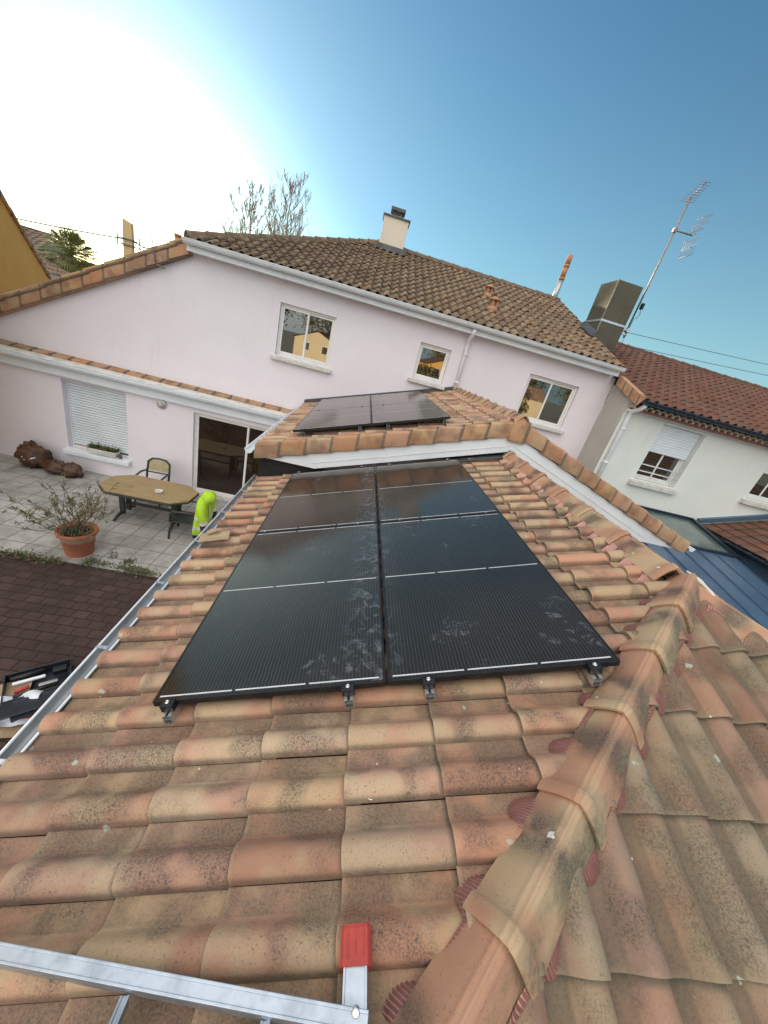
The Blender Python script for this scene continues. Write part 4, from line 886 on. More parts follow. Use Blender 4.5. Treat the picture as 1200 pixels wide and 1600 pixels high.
for s in (-1, 1):
    for q in (-1, 1):
        mb = MB(); mb.bar((s * .52, q * .10, .07), (s * .52, q * .12, zt_ - .056), .10, .055, (0, 1, 0)); mb.tube([(s * .52, q * .08, .12), (s * .54, q * .24, .075), (s * .55, q * .38, .018)], [.04, .034, .022], 8); mb.build("leg", m_green, tb, local=True, bevel=.01)
mb = MB(); mb.bar((-.5, 0, .30), (.5, 0, .30), .05, .05); mb.build("stretcher", m_green, tb, local=True)
def make_chair(loc, ang, label):
    ch = thing("garden_chair", loc, label, "chair", "dark garden armchairs round the table", Matrix.Rotation(ang, 3, 'Z'))
    mb = MB(); 
    for k in range(7): mb.box((-.22, -.22 + .062 * k, .405), (.22, -.165 + .062 * k, .425))
    mb.build("seat", m_green, ch, local=True)  # dark plastic colour here paints in the shade on the seat slats
    mb = MB(); mb.box((-.25, -.25, .385), (.25, .24, .404)); mb.build("seat_frame", m_green, ch, local=True, bevel=.006)
    mb = MB(); P = [(-.24, .22, .40), (-.245, .27, .62), (-.235, .31, .84), (-.15, .33, .915), (0, .335, .93), (.15, .33, .915), (.235, .31, .84), (.245, .27, .62), (.24, .22, .40)]
    mb.tube(P, .024, 8); mb.tube([(-.235, .262, .60), (.235, .262, .60)], .016, 7); mb.build("back_frame", m_green, ch, local=True)
    mb = MB()
    for k in range(5): z = .635 + .052 * k; y = .268 + (z - .62) * .19; mb.hexa([(-.215, y, z), (.215, y, z), (.215, y + .012, z), (-.215, y + .012, z), (-.215, y + .009, z + .046), (.215, y + .009, z + .046), (.215, y + .021, z + .046), (-.215, y + .021, z + .046)])
    mb.build("backrest", m_tan, ch, local=True)
    for s in (-1, 1):
        mb = MB(); mb.tube([(s * .25, .27, .63), (s * .275, .05, .655), (s * .27, -.20, .64), (s * .255, -.25, .58), (s * .25, -.25, .40)], .021, 7); mb.build("armrest", m_green, ch, local=True)
        mb = MB(); mb.tube([(s * .24, -.24, .40), (s * .265, -.27, 0)], [.026, .02], 8); mb.build("leg", m_green, ch, local=True)
        mb = MB(); mb.tube([(s * .24, .22, .40), (s * .265, .29, 0)], [.026, .02], 8); mb.build("leg", m_green, ch, local=True)
    return ch
make_chair((-3.62, 6.82, G + .012), 0.05, "dark garden armchair with tan slats standing behind the table against the pink wall")
make_chair((-2.30, 5.62, G + .012), -math.pi / 2 + .12, "garden armchair under the yellow hi-vis jacket at the end of the table")
# jacket over the chair back (chair back stands at +x side of the chair)
m_hivis = plain("hivis_yellow", (.40, .64, .03), (.31, .52, .02), .65, 0, 7, .4, .006, 9)
m_refl = plain("reflective_tape", (.62, .63, .60), (.50, .51, .48), .35, .2, 14)
m_navy = plain("navy_fabric", (.018, .018, .022), (.012, .012, .014), .8, 0, 9)
jk = thing("hivis_jacket", (-1.98, 5.60, G + .50), "fluorescent yellow hi-vis work jacket with grey reflective bands hung over a chair back", "jacket", None, Matrix.Rotation(.10, 3, 'Z'))
def loft(mb, secs, n=20, mi=0, midx=None):
    rows = []
    for cx, cy, cz, rx, ry, wob in secs:
        rows.append([(cx + rx * math.cos(a_) * (1 + wob * math.sin(3 * a_ + cz * 9)), cy + ry * math.sin(a_) * (1 + wob * math.cos(5 * a_ + cz * 14)), cz) for a_ in [2 * math.pi * k / n for k in range(n)]])
    b = len(mb.f); mb.grid(rows, mi, close=True)
    if midx: 
        for i in range(len(secs) - 1):
            for k in range(n): mb.mi[b + i * n + k] = midx[i]
    mb.poly(rows[-1], midx[-1] if midx else mi); mb.poly(rows[0][::-1], midx[0] if midx else mi)
def jk_sec(z, rx, ry, cx=0.0, fold=.0, n=36, ph=0.0):
    """one horizontal section of the hanging jacket: a flattened oval with soft vertical folds"""
    out = []
    for k in range(n):
        a_ = 2 * math.pi * k / n; ca, sa = math.cos(a_), math.sin(a_)
        w_ = 1 + fold * (math.sin(5 * a_ + ph + z * 4) * .5 + math.sin(9 * a_ - z * 6 + ph * 2) * .35)
        out.append(V3(cx + rx * w_ * (abs(ca) ** .8) * (1 if ca > 0 else -1), ry * w_ * (abs(sa) ** .85) * (1 if sa > 0 else -1), z))
    return out
mb = MB(); ST = []
for z, rx, ry, f, mi in ((-.34, .14, .30, .16, 2), (-.27, .145, .305, .15, 2), (-.265, .15, .31, .15, 0), (-.16, .15, .31, .14, 0), (-.15, .152, .31, .13, 1), (-.085, .152, .308, .12, 1), (-.075, .15, .305, .12, 0), (.04, .145, .295, .10, 0), (.05, .147, .296, .09, 1), (.115, .146, .295, .08, 1), (.125, .143, .29, .08, 0), (.24, .135, .285, .07, 0), (.34, .125, .275, .05, 0), (.41, .11, .245, .04, 0), (.46, .09, .19, .04, 0), (.49, .06, .11, .03, 0)):
    ST.append((jk_sec(z, rx, ry, .02 * math.sin(z * 6), f), mi))
b = len(mb.f); mb.grid([s_[0] for s_ in ST], close=True)
for i in range(len(ST) - 1):
    for k in range(36): mb.mi[b + i * 36 + k] = ST[i + 1][1] if ST[i][1] == ST[i + 1][1] else 0
mb.poly(ST[-1][0]); mb.poly(ST[0][0][::-1], 2)
for q in (-.14, .14):                                        # braces over the shoulders
    for d0 in (1,):
        mb.grid([[V3(.150 - .02 * max(0, (z - .3) * 5), q + d, z) for d in (-.032, .032)] for z in (.10, .18, .26, .33, .39)], 1)
mb.build("body", [m_hivis, m_refl, m_navy], jk, local=True)
for s in (-1, 1):
    mb = MB(); rows = [(.0, s * .235, .41, .075), (.04, s * .30, .33, .085), (.07, s * .325, .20, .082), (.085, s * .33, .10, .078), (.09, s * .33, .095, .079), (.10, s * .325, .035, .078), (.10, s * .325, .03, .076), (.115, s * .315, -.10, .070), (.125, s * .305, -.20, .064), (.13, s * .30, -.27, .058)]
    b = len(mb.f); mb.tube([r[:3] for r in rows], [r[3] * (1 + .07 * math.sin(i * 2.3)) for i, r in enumerate(rows)], 16)
    for i in range(9):
        for k in range(16): mb.mi[b + i * 16 + k] = (0, 0, 0, 1, 1, 1, 2, 2, 2)[i]
    mb.build("sleeve", [m_hivis, m_refl, m_navy], jk, local=True)
mb = MB(); mb.grid([jk_sec(z, rx, ry, cx, .10, 24, 1.0) for z, rx, ry, cx in ((.40, .10, .16, .06), (.45, .125, .175, .09), (.51, .13, .165, .105), (.56, .115, .135, .10), (.60, .08, .09, .08), (.615, .03, .04, .07))], close=True); mb.poly(jk_sec(.615, .03, .04, .07, .1, 24, 1.0)); mb.build("hood", m_hivis, jk, local=True)
# ashtray on the table
ash = thing("ashtray", (-2.98, 5.84, G + .012 + .738), "small grey ashtray standing on the garden table", "ashtray")
mb = MB(); mb.lathe([(.06, 0), (.07, .01), (.075, .045), (.062, .045), (.055, .015), (.01, .012)], 16); mb.build("bowl", m_stone, ash, local=True)
mb = MB(); mb.tube([(.02, .0, .03), (.075, .01, .052)], .006, 6); mb.tube([(-.02, .01, .03), (-.07, .03, .055)], .006, 6); mb.build("stub", m_pvcd, ash, local=True)
# wall lamp
lampo = thing("wall_lamp", (-3.80, YL, -.56), "round grey bulkhead lamp on the pink wall above the table", "lamp", None, Matrix.Rotation(math.pi / 2, 3, 'X'))
mb = MB(); mb.lathe([(.105, 0), (.105, .03), (.09, .045), (.07, .045)], 24); mb.build("ring", m_galv, lampo, local=True)
mb = MB(); mb.lathe([(.069, .03), (.067, .06), (.05, .085), (.02, .095), (.002, .096)], 20); mb.build("lens", plain("frosted_lens", (.50, .50, .46), (.42, .42, .38), .3, 0, 9), lampo, local=True)
# flower box on the sill
m_soil = plain("soil", (.045, .032, .022), (.03, .022, .016), .95, 0, 30)
m_leaf = plain("leaf_green", (.07, .11, .03), (.045, .075, .022), .6, 0, 9)
m_drleaf = plain("dry_leaf", (.20, .17, .07), (.13, .12, .045), .7, 0, 9)
m_twig = plain("twig_bark", (.16, .12, .08), (.10, .075, .05), .85, 0, 14)
def leaf(mb, P, d, L, wd, mi=0, up=None):
    d = d.normalized(); s = d.cross(up or V3(random.gauss(0, 1), random.gauss(0, 1), random.gauss(0, 1))).normalized() * wd / 2; n_ = s.cross(d).normalized() * L * .08
    mb.poly([P, P + d * L * .45 + s + n_, P + d * L - n_, P + d * L * .45 - s + n_], mi, rn=random.random())
fb = thing("flower_box", (-5.18, YL + .0, -2.138), "white flower box with low green plants on the sill of the shuttered window", "flower box")
mb = MB(); 
mb.hexa([(-.31, -.08, 0), (.31, -.08, 0), (.31, .07, 0), (-.31, .07, 0), (-.35, -.10, .13), (.35, -.10, .13), (.35, .09, .13), (-.35, .09, .13)]); mb.build("trough", m_pvcd, fb, local=True, bevel=.01)
mb = MB(); mb.box((-.32, -.085, .1305), (.32, .075, .138)); mb.build("earth", m_soil, fb, local=True)
mb = MB()
for k in range(420):
    P = V3(random.uniform(-.33, .33), random.uniform(-.09, .08), .138 + abs(random.gauss(0, .02))); leaf(mb, P, V3(random.gauss(0, .6), random.gauss(0, .6), 1), random.uniform(.03, .07), .018, 0 if random.random() < .7 else 1)
for k in range(9):
    x = random.uniform(-.3, .3); P = V3(x, 0, .14); Q = P + V3(random.gauss(0, .02), 0, random.uniform(.08, .17)); mb.tube([P, Q], .003, 4, 2)
    for q in range(5): leaf(mb, Q, V3(random.gauss(0, 1), random.gauss(0, 1), .3), .03, .014, 2)
mb.build("plants", [m_leaf, m_drleaf, m_twig], fb, local=True)
tw = thing("sill_ornament", (-4.78, YL - .02, -2.138), "small dark ornament beside the flower box on the sill", "ornament")
mb = MB(); mb.lathe([(.035, 0), (.045, .02), (.02, .05), (.03, .08), (.01, .11)], 10); mb.tube([(0, 0, .05), (-.12, 0, .02)], .012, 6); mb.build("figure", m_lead, tw, local=True)
# terracotta pot with a straggly shrub
pot = thing("potted_shrub", (-3.60, 4.42, G + .0), "large terracotta pot with a straggly half-dry oleander at the patio edge", "potted plant")
t = NT("weathered_terracotta"); zz = t.sep(t.obj())[2]
col = t.mix(t.step(t.noise(5, 4), .35, .7), (.40, .14, .07), (.30, .11, .06)); band = t.math('MULTIPLY', t.step(t.math('ADD', zz, t.math('MULTIPLY', t.noise(8), .12)), .34, .40), t.math('SUBTRACT', 1.0, t.step(zz, .415, .43)))
col = t.mix(t.math('MULTIPLY', band, .75), col, (.50, .38, .30)); m_pot = t.out(col, .8)
mb = MB(); mb.lathe([(.19, 0), (.20, .02), (.255, .40), (.285, .41), (.295, .43), (.295, .475), (.285, .485), (.262, .48), (.25, .43)], 36); mb.build("pot", m_pot, pot, local=True)
mb = MB(); mb.lathe([(.252, .425), (.12, .45), (.02, .455)], 24); mb.build("earth", m_soil, pot, local=True)
st = MB(); lf = MB(); rg = random.Random(5)
def rv(rg, s=1.0): return V3(rg.gauss(0, s), rg.gauss(0, s), rg.gauss(0, s))
for k in range(46):
    a_ = rg.uniform(0, 6.283); el = rg.uniform(.25, 1.35); L = rg.uniform(.45, .95); d = V3(math.cos(a_) * math.cos(el), math.sin(a_) * math.cos(el), math.sin(el)); P = V3(rg.gauss(0, .07), rg.gauss(0, .07), .44); pts = [P]
    for q in range(5):
        P = P + d * L / 5 + rv(rg, .012); d = (d + V3(0, 0, .05) + rv(rg, .10)).normalized(); pts.append(P)
        if q > 1 and rg.random() < .8:
            d2 = (d + rv(rg, .5)).normalized(); e = P + d2 * rg.uniform(.1, .22); st.tube([P, (P + e) / 2 + rv(rg, .01), e], [.0035, .003, .002], 4)
            for z in range(rg.randint(4, 9)): leaf(lf, e - d2 * rg.uniform(0, .09), (d2 + rv(rg, .7)), rg.uniform(.04, .10), .016, 0 if rg.random() < .18 else (1 if rg.random() < .7 else 2))
    st.tube(pts, [.007, .006, .005, .004, .0035, .0025], 5)
    for z in range(rg.randint(5, 11)): leaf(lf, pts[-1] - d * rg.uniform(0, .1), (d + rv(rg, .7)), rg.uniform(.05, .11), .017, 0 if rg.random() < .2 else (1 if rg.random() < .7 else 2))
for k in range(22):                                          # strappy leaves at the rim
    a_ = rg.uniform(-2.2, .6); P = V3(rg.gauss(0, .08), rg.gauss(0, .08), .44); d = V3(math.cos(a_), math.sin(a_), .8)
    pts = [P, P + d * .10, P + d * .18 + V3(0, 0, -.02), P + d * .25 + V3(0, 0, -.09)]
    lf.grid([[p - V3(-d.y, d.x, 0) * .007, p + V3(-d.y, d.x, 0) * .007] for p in pts], 0)
st.build("stems", m_twig, pot, local=True); lf.build("foliage", [m_leaf, m_drleaf, m_twig], pot, local=True)
# brown bags against the wall
m_brown = plain("brown_leather", (.085, .038, .018), (.05, .024, .013), .55, 0, 6, .5, .01, 14)
def lump(mb, c, r, seed, n=26, m_=16, amp=.20):
    rg = random.Random(seed); ph = [rg.uniform(0, 6) for _ in range(6)]; rows = []
    for i in range(m_ + 1):
        f = -math.pi / 2 + math.pi * i / m_; row = []
        for k in range(n):
            a_ = 2 * math.pi * k / n; w_ = 1 + amp * (math.sin(3 * a_ + ph[0] + f) * .5 + math.sin(5 * f + ph[1] + 2 * a_) * .5 + .4 * math.sin(7 * a_ + ph[2]) * math.cos(f) + .35 * math.sin(11 * f + 3 * a_ + ph[3]) + .25 * math.sin(9 * a_ - 6 * f + ph[4]))
            p = V3(r[0] * math.cos(f) * math.cos(a_) * w_, r[1] * math.cos(f) * math.sin(a_) * w_, r[2] * math.sin(f) * w_); p.z = max(p.z, -r[2] * .82); row.append(V3(*c) + p)
        rows.append(row)
    mb.grid(rows, close=True)
for (x, y, r, lab, sd) in ((-6.55, 7.28, (.34, .20, .32), "tall brown rucksack with a pale strap leaning on the pink wall", 1), (-6.0, 7.2, (.30, .17, .17), "low brown bag slumped in the middle of the wall-side bags", 2), (-5.62, 7.16, (.20, .16, .19), "small reddish brown bag at the end of the wall-side bags", 3)):
    b = thing("rucksack", (x, y, G + .012), lab, "bag", "brown bags along the pink wall"); mb = MB(); lump(mb, (0, 0, r[2] * .82), r, sd); mb.build("sack", m_brown, b, local=True)
    mb = MB(); 
    mb.tube([(-r[0] * .55, -r[1] * .75, r[2] * 1.1), (-.02, -r[1] * 1.12, r[2] * .75), (r[0] * .5, -r[1] * .8, r[2] * .98)], .016, 6); mb.build("strap", m_pvcd if sd == 1 else m_brown, b, local=True)
    mb = MB(); lump(mb, (0, -r[1] * .62, r[2] * .62), (r[0] * .55, r[1] * .5, r[2] * .42), sd + 9, 14, 8); mb.build("pocket", m_brown, b, local=True)
# open tool case, cardboard and plastic below the gutter
m_case = plain("navy_case_plastic", (.018, .028, .042), (.013, .02, .03), .4, 0, 6)
m_redp = plain("red_plastic", (.45, .05, .04), (.3, .04, .03), .45, 0, 8)
m_bluep = plain("blue_plastic", (.03, .07, .22), (.02, .05, .16), .4, 0, 8)
tc = thing("tool_case", (-2.28, 1.86, G), "open dark blue tool case full of red and white tools on the brick paving", "tool case", None, Matrix.Rotation(.62, 3, 'Z'))
mb = MB(); mb.box((-.29, -.20, 0), (.29, .20, .012)); mb.box((-.29, -.20, .012), (-.278, .20, .13)); mb.box((.278, -.20, .012), (.29, .20, .13)); mb.box((-.278, -.20, .012), (.278, -.188, .13)); mb.box((-.278, .188, .012), (.278, .20, .13)); mb.build("base", m_case, tc, local=True, bevel=.006)
mb = MB(); M_ = Matrix.Translation((0, -.205, .12)) @ Matrix.Rotation(R_(62), 4, 'X'); mb.box((-.29, -.0, .0), (.29, .02, .34), 0, 0, Matrix.Translation((0, -.21, .11)) @ Matrix.Rotation(R_(68), 4, 'X')); mb.build("lid", m_case, tc, local=True, bevel=.006)
mb = MB(); mb.box((-.22, .03, .09), (.06, .065, .12)); mb.build("tool", m_pvc, tc, local=True, bevel=.01); mb = MB(); mb.box((.0, -.09, .08), (.17, -.045, .11)); mb.build("tool", m_zinc, tc, local=True, bevel=.01)
mb = MB(); mb.tube([(-.20, -.06, .09), (-.08, -.045, .10)], .024, 10); mb.build("drill_body", m_redp, tc, local=True, bevel=.01); mb = MB(); mb.box((.12, .04, .07), (.25, .12, .14)); mb.build("battery", m_black, tc, local=True, bevel=.01)
mb = MB(); mb.tube([(-.24, .13, .10), (.05, .15, .10)], .028, 10); mb.tube([(-.2, -.14, .10), (.18, -.13, .12)], .02, 8); mb.build("tool_handle", m_black, tc, local=True)
tc2 = thing("drill_case", (-2.02, 1.62, G), "closed dark blue case with red and white print beside the open tool case", "tool case", None, Matrix.Rotation(.62, 3, 'Z'))
mb = MB(); mb.box((-.27, -.13, 0), (.27, .11, .16)); mb.build("shell", m_case, tc2, local=True, bevel=.02)
mb = MB(); mb.box((-.20, -.1315, .06), (-.02, -.1305, .11)); mb.build("red_print", m_redp, tc2, local=True)
mb = MB(); mb.box((.02, -.06, .1605), (.22, .04, .1615)); mb.build("blue_print", m_bluep, tc2, local=True)
mb = MB(); mb.tube([(-.10, -.13, .10), (-.10, -.18, .10), (.10, -.18, .10), (.10, -.13, .10)], .012, 7); mb.build("handle", m_black, tc2, local=True)
m_card = plain("cardboard", (.36, .27, .17), (.30, .22, .135), .85, 0, 7)
m_film = plain("plastic_film", (.62, .68, .76), (.50, .56, .64), .28, 0, 9, .6, .01, 20)
def sheet(mb, c, ax, ay, amp, n=8, seed=1, thick=.004):
    rg = random.Random(seed); ph = [rg.uniform(0, 6) for _ in range(4)]; top = []
    for i in range(n + 1):
        row = []
        for j in range(n + 1):
            u, v = i / n - .5, j / n - .5; row.append(V3(*c) + V3(*ax) * u + V3(*ay) * v + V3(0, 0, amp * (math.sin(5 * u + ph[0]) * math.cos(4 * v + ph[1]) + .5 * math.sin(11 * u + 7 * v + ph[2]) + 1.2)))
        top.append(row)
    mb.grid(top, sm=amp > .02); mb.grid([[p - V3(0, 0, thick) for p in r][::-1] for r in top], sm=False)
    for e in (top[0], top[-1], [r[0] for r in top], [r[-1] for r in top]): mb.grid([e, [p - V3(0, 0, thick) for p in e]], sm=False)
for (c, ax, ay, lab, sd) in (((-2.32, 1.42, .02), (.55, .12, 0), (-.1, .40, 0), "flattened cardboard sheet on the paving under the plastic film", 4), ((-2.55, 1.66, .03), (.5, .2, .05), (-.15, .3, 0), "torn cardboard flap on the paving beside the open tool case", 6)):
    o = thing("cardboard_sheet", (c[0], c[1], G), lab, "cardboard", "cardboard left on the paving"); mb = MB(); sheet(mb, (0, 0, c[2]), ax, ay, .012, 6, sd, .006); mb.build("board", m_card, o, local=True)
fl = thing("plastic_film", (-2.30, 1.48, G), "crumpled translucent white plastic film heaped on the cardboard", "plastic film"); mb = MB(); sheet(mb, (0, 0, .06), (.48, .15, 0), (-.12, .34, 0), .05, 16, 9); mb.build("film", m_film, fl, local=True)
# scraps on the roof
o = thing("cardboard_scrap", RP(-.42, 1.88, .03), "flat piece of cardboard lying on the tiles at the gutter edge", "cardboard"); mb = MB(); sheet(mb, (0, 0, .012), (.27, .02, .085), (-.04, .16, 0), .006, 5, 3); mb.build("board", m_card, o, local=True)
mb = MB(); sheet(mb, (-.03, .05, .045), (.10, .05, .04), (-.02, .04, .0), .004, 3, 5); mb.build("flap", m_card, o, local=True)
o = thing("card_offcut", RP(-.345, 1.33, .03), "small curled card offcut on a tile between gutter and panels", "cardboard"); mb = MB(); sheet(mb, (0, 0, .01), (.055, .01, .02), (-.01, .05, 0), .004, 4, 2); mb.build("board", m_card, o, local=True)
o = thing("wire_loop", RP(1.06, -.42, -.035), "short looped white cable tie lying in a tile channel", "cable tie"); mb = MB(); mb.tube([(-.024 + .009 * math.cos(a_), .009 * math.sin(a_), .018) for a_ in [k * .6 for k in range(11)]] + [(-.01, .006, .018), (.02, .018, .024), (.045, .022, .03)], .0016, 6); mb.build("tie", m_pvc, o, local=True)
# weeds along the patio edge
wd_ = MB(); rg = random.Random(11)
for cx, cy, n_, sp, hh_ in ((-4.15, 4.02, 260, .24, .11), (-3.75, 4.05, 90, .12, .07), (-3.25, 4.14, 120, .08, .10), (-3.05, 4.16, 60, .09, .07), (-2.75, 4.35, 70, .07, .06), (-2.62, 4.16, 220, .22, .07), (-2.35, 4.12, 200, .2, .07), (-3.05, 4.42, 40, .04, .16), (-4.6, 4.06, 60, .2, .05), (-5.4, 4.05, 60, .3, .06)):
    for k in range(n_): P = V3(rg.gauss(cx, sp * .7), rg.gauss(cy, .05), G + .012 + abs(rg.gauss(0, hh_ * .4))); leaf(wd_, P, V3(rg.gauss(0, 1), rg.gauss(0, 1), .7), rg.uniform(.03, .07), .02, 0 if rg.random() < .6 else (1 if rg.random() < .5 else 2))
tag(wd_.build("weeds", [m_leaf, m_drleaf, m_twig]), "green and dry weeds growing along the patio edge", "weeds", kind="stuff")

# ------------------------------------------------------------ things beyond the pink house
def gable_house(name, loc, ang, w_, d_, h_, pitch, wallm, roofm, label, group=None, win=0, over=.25):
    """simple gabled house, ridge along local y, gable towards local -y"""
    H = thing(name, (loc[0], loc[1], G), label, "house", group, Matrix.Rotation(ang, 3, 'Z')); t_ = math.tan(pitch); hz = loc[2] - G
    mb = MB(); mb.prism([(-w_ / 2, 0, 0), (w_ / 2, 0, 0), (w_ / 2, 0, hz), (0, 0, hz + w_ / 2 * t_), (-w_ / 2, 0, hz)], (0, d_, 0)); mb.build("wall", wallm, H, local=True)
    mb = MB(); wo = w_ / 2 + over
    U = V3(math.cos(pitch), 0, math.sin(pitch)); L = wo / math.cos(pitch)
    for s in (1, -1):
        tiles(mb, V3(-s * wo, 0, hz - over * t_ + .03), V3(s * U.x, 0, U.z), V3(0, s, 0), [L / 8 * k for k in range(8)], [(-over if s > 0 else -(d_ + over)) + .4 * k for k in range(int((d_ + 2 * over) / .4) + 1)], PROF_RED, gauge=L / 8, pitch=.4, rows=(0, 1), lift=.03, thick=.05, jit=1.5)
    mb.build("roof", roofm, H, local=True)
    mb = MB(); mb.tube([(0, -over, hz + w_ / 2 * t_ + .04), (0, d_ + over, hz + w_ / 2 * t_ + .04)], .11, 8); mb.build("ridge", roofm, H, local=True)
    for k in range(win):
        x = -w_ / 2 + (k + .7) * w_ / (win + .4); wb = MB(); frame_rect(wb, x - .5, x + .5, hz - 1.6, hz - .4, -.05, -.002, .07); f_ = wb.build("window", m_alu, H, local=True)
        pb = MB(); pb.box((x - .43, -.03, hz - 1.53), (x + .43, -.012, hz - .47)); pb.build("pane", m_glass, f_, local=True)
    return H
# orange gable at far left: wall plane from A (near) to B (far)
og = thing("orange_house", (-10.6, 12.5, G), "orange rendered house end with a dark tiled verge at the left edge", "house")
A_, B_ = V3(-9.0, 9.6, 3.55), V3(-11.7, 15.3, 1.25); A_ = V3(-10.2, 12.0, 2.87); B_ = V3(-11.65, 15.1, 1.28); e = (B_ - A_); A2_ = A_ - e * 2.2
bk = V3(-9, -4.2, 0)
mb = MB(); mb.prism([(A2_.x, A2_.y, G), (B_.x + e.x * .3, B_.y + e.y * .3, G), tuple(B_ + e * .3), tuple(A2_)], bk); mb.build("wall", m_orange, og)
for k in range(13):
    a_ = B_ + e * .35 - e * (.22 * (k + 1)); b_ = B_ + e * .35 - e * (.22 * k); nrm_ = V3(.9, .42, 0) * .06
    mb = MB(); mb.hexa([b_ + nrm_ - V3(0, 0, .08), a_ + nrm_ - V3(0, 0, .09), a_ - nrm_ * 4 - V3(0, 0, .09), b_ - nrm_ * 4 - V3(0, 0, .08), b_ + nrm_ + V3(0, 0, .03), a_ + nrm_ + V3(0, 0, .07), a_ - nrm_ * 4 + V3(0, 0, .07), b_ - nrm_ * 4 + V3(0, 0, .03)], 0, random.random()); mb.build("verge_tile", m_verge, og)
mb = MB(); mb.poly([tuple(A2_ + V3(0, 0, .02)), tuple(B_ + e * .3 + V3(0, 0, .02)), tuple(B_ + e * .3 + bk + V3(0, 0, .02)), tuple(A2_ + bk + V3(0, 0, .02))]); mb.build("roof", m_tilefar, og)
gable_house("neighbour_house", (-24.0, 24.5, 1.2), .12, 9.5, 10, 0, R_(17), m_white, m_tilefar, "white gabled house with brown tiles just beyond the orange wall")
gable_house("neighbour_house", (-24.5, 33.0, 1.9), math.pi / 2 + .3, 9, 13, 0, R_(20), m_cream, m_tilefar, "farther brown-roofed house rising behind the palm tree")
gable_house("neighbour_house", (-19.0, 36.0, 1.0), math.pi / 2 + .2, 8, 8, 0, R_(19), m_white, m_tilered, "low red-roofed house right of the palm tree")
# palm
m_palm = plain('palm_leaf', (.17, .19, .045), (.11, .13, .03), .5, 0, 4)
pal = thing("palm_tree", (-21.0, 29.5, G), "small fan palm showing above the neighbouring roofs", "tree")
mb = MB(); mb.tube([(0, 0, 0), (.1, 0, 2.5), (.05, .1, 5.2)], [.22, .18, .16], 10); mb.build("trunk", m_twig, pal, local=True)
mb = MB(); rg = random.Random(3)
for k in range(115):
    a_ = rg.uniform(0, 6.283); el = rg.uniform(-.7, 1.45); d = V3(math.cos(a_) * math.cos(el), math.sin(a_) * math.cos(el), math.sin(el)); c0 = V3(.05, .1, 5.25); Lp = rg.uniform(.7, 1.1); e = c0 + d * Lp; mb.tube([c0, e], .012, 4)
    sd = d.cross(V3(0, 0, 1)).normalized(); upv = sd.cross(d)
    for q in range(13):
        ang = (q / 12 - .5) * 2.6; f = (d * math.cos(ang) + sd * math.sin(ang) + V3(0, 0, -.12)).normalized(); mb.poly([e, e + f * .5 + upv * .02 + sd * .035, e + f * rg.uniform(.75, .95) - V3(0, 0, .14), e + f * .5 - sd * .035], 1 if rg.random() < .25 else 0)
mb.build("crown", [m_palm, m_drleaf], pal, local=True)
# utility pole and cables
pole = thing("utility_pole", (-11.55, 20.0, G), "square pale utility pole with wire brackets behind the roof verge", "utility pole")
mb = MB(); mb.hexa([(-.24, -.12, 0), (.24, -.12, 0), (.24, .12, 0), (-.24, .12, 0), (-.20, -.10, 7.12), (.20, -.10, 7.0), (.20, .10, 7.0), (-.20, .10, 7.12)]); mb.build("pole_shaft", stucco("pole_concrete", (.50, .40, .22), (.42, .33, .18)), pole, local=True)
mb = MB(); 
for z in (6.05, 6.28): mb.box((-.26, -.16, z), (.26, .16, z + .06)); mb.tube([(-.5, 0, z + .03), (.55, 0, z + .03)], .022, 6)
for x in (-.5, .5): mb.tube([(x, 0, 6.0), (x, 0, 6.5)], .03, 6)
mb.build("wire_bracket", m_lead, pole, local=True)
mb = MB(); rg = random.Random(4)
for k in range(14): P = V3(.3 + rg.random() * 1.3, 0, 6.1 - rg.random() * .5); mb.tube([P, P + V3(rg.gauss(.2, .2), 0, rg.gauss(0, .12))], .02, 4)
mb.build("wire_clutter", m_lead, pole, local=True)
def cable(A, B, sag, lab, r=.012):
    A = V3(*A); B = V3(*B); o = thing("overhead_cable", A, lab, "cable", "overhead cables"); mb = MB()
    mb.tube([A.lerp(B, k / 16) - V3(0, 0, sag * 4 * (k / 16) * (1 - k / 16)) for k in range(17)], r, 5); mb.build("wire", m_lead, o)
cable((-30, 22, 3.2), (-11.6, 20, 3.62), .35, "sagging overhead cable from the orange house to the utility pole", .03)
cable((-11.5, 20, 3.62), (2, 26, 2.0), .3, "overhead cable running from the utility pole behind the pink roof", .03)
cable((12.0, 20, 5.95), (40, 20, 7.9), .1, "upper of two overhead cables behind the grey chimney", .014)
cable((12.0, 20, 5.32), (40, 20, 7.5), .1, "lower of two overhead cables above the red roof", .014)
# small bare aerial on the left verge
sa = thing("wall_aerial", (-4.0, 7.80, 2.2), "small spindly aerial fixed at the sunlit verge of the pink house", "aerial"); mb = MB(); mb.tube([(-.08, 0, .55), (0, 0, .05)], .012, 6); mb.tube([(-.02, 0, .08), (.18, 0, .03)], .012, 6); mb.build("mast", m_aer, sa, local=True)
mb = MB()
for k in range(4): mb.tube([(-.05 + .02 * k - .06, 0, .38 - .08 * k), (-.05 + .02 * k + .06, 0, .40 - .08 * k)], .006, 5)
mb.build("rods", m_aer, sa, local=True)
vp = thing("vent_pipe", (-3.95, 8.6, 2.2), "short pale vent pipe stub poking above the verge tiles", "vent pipe"); mb = MB(); mb.tube([(0, 0, 0), (0, 0, .75)], .06, 10); mb.tube([(0, 0, .75), (0, 0, .80)], .075, 10); mb.build("pipe", m_terr, vp, local=True)
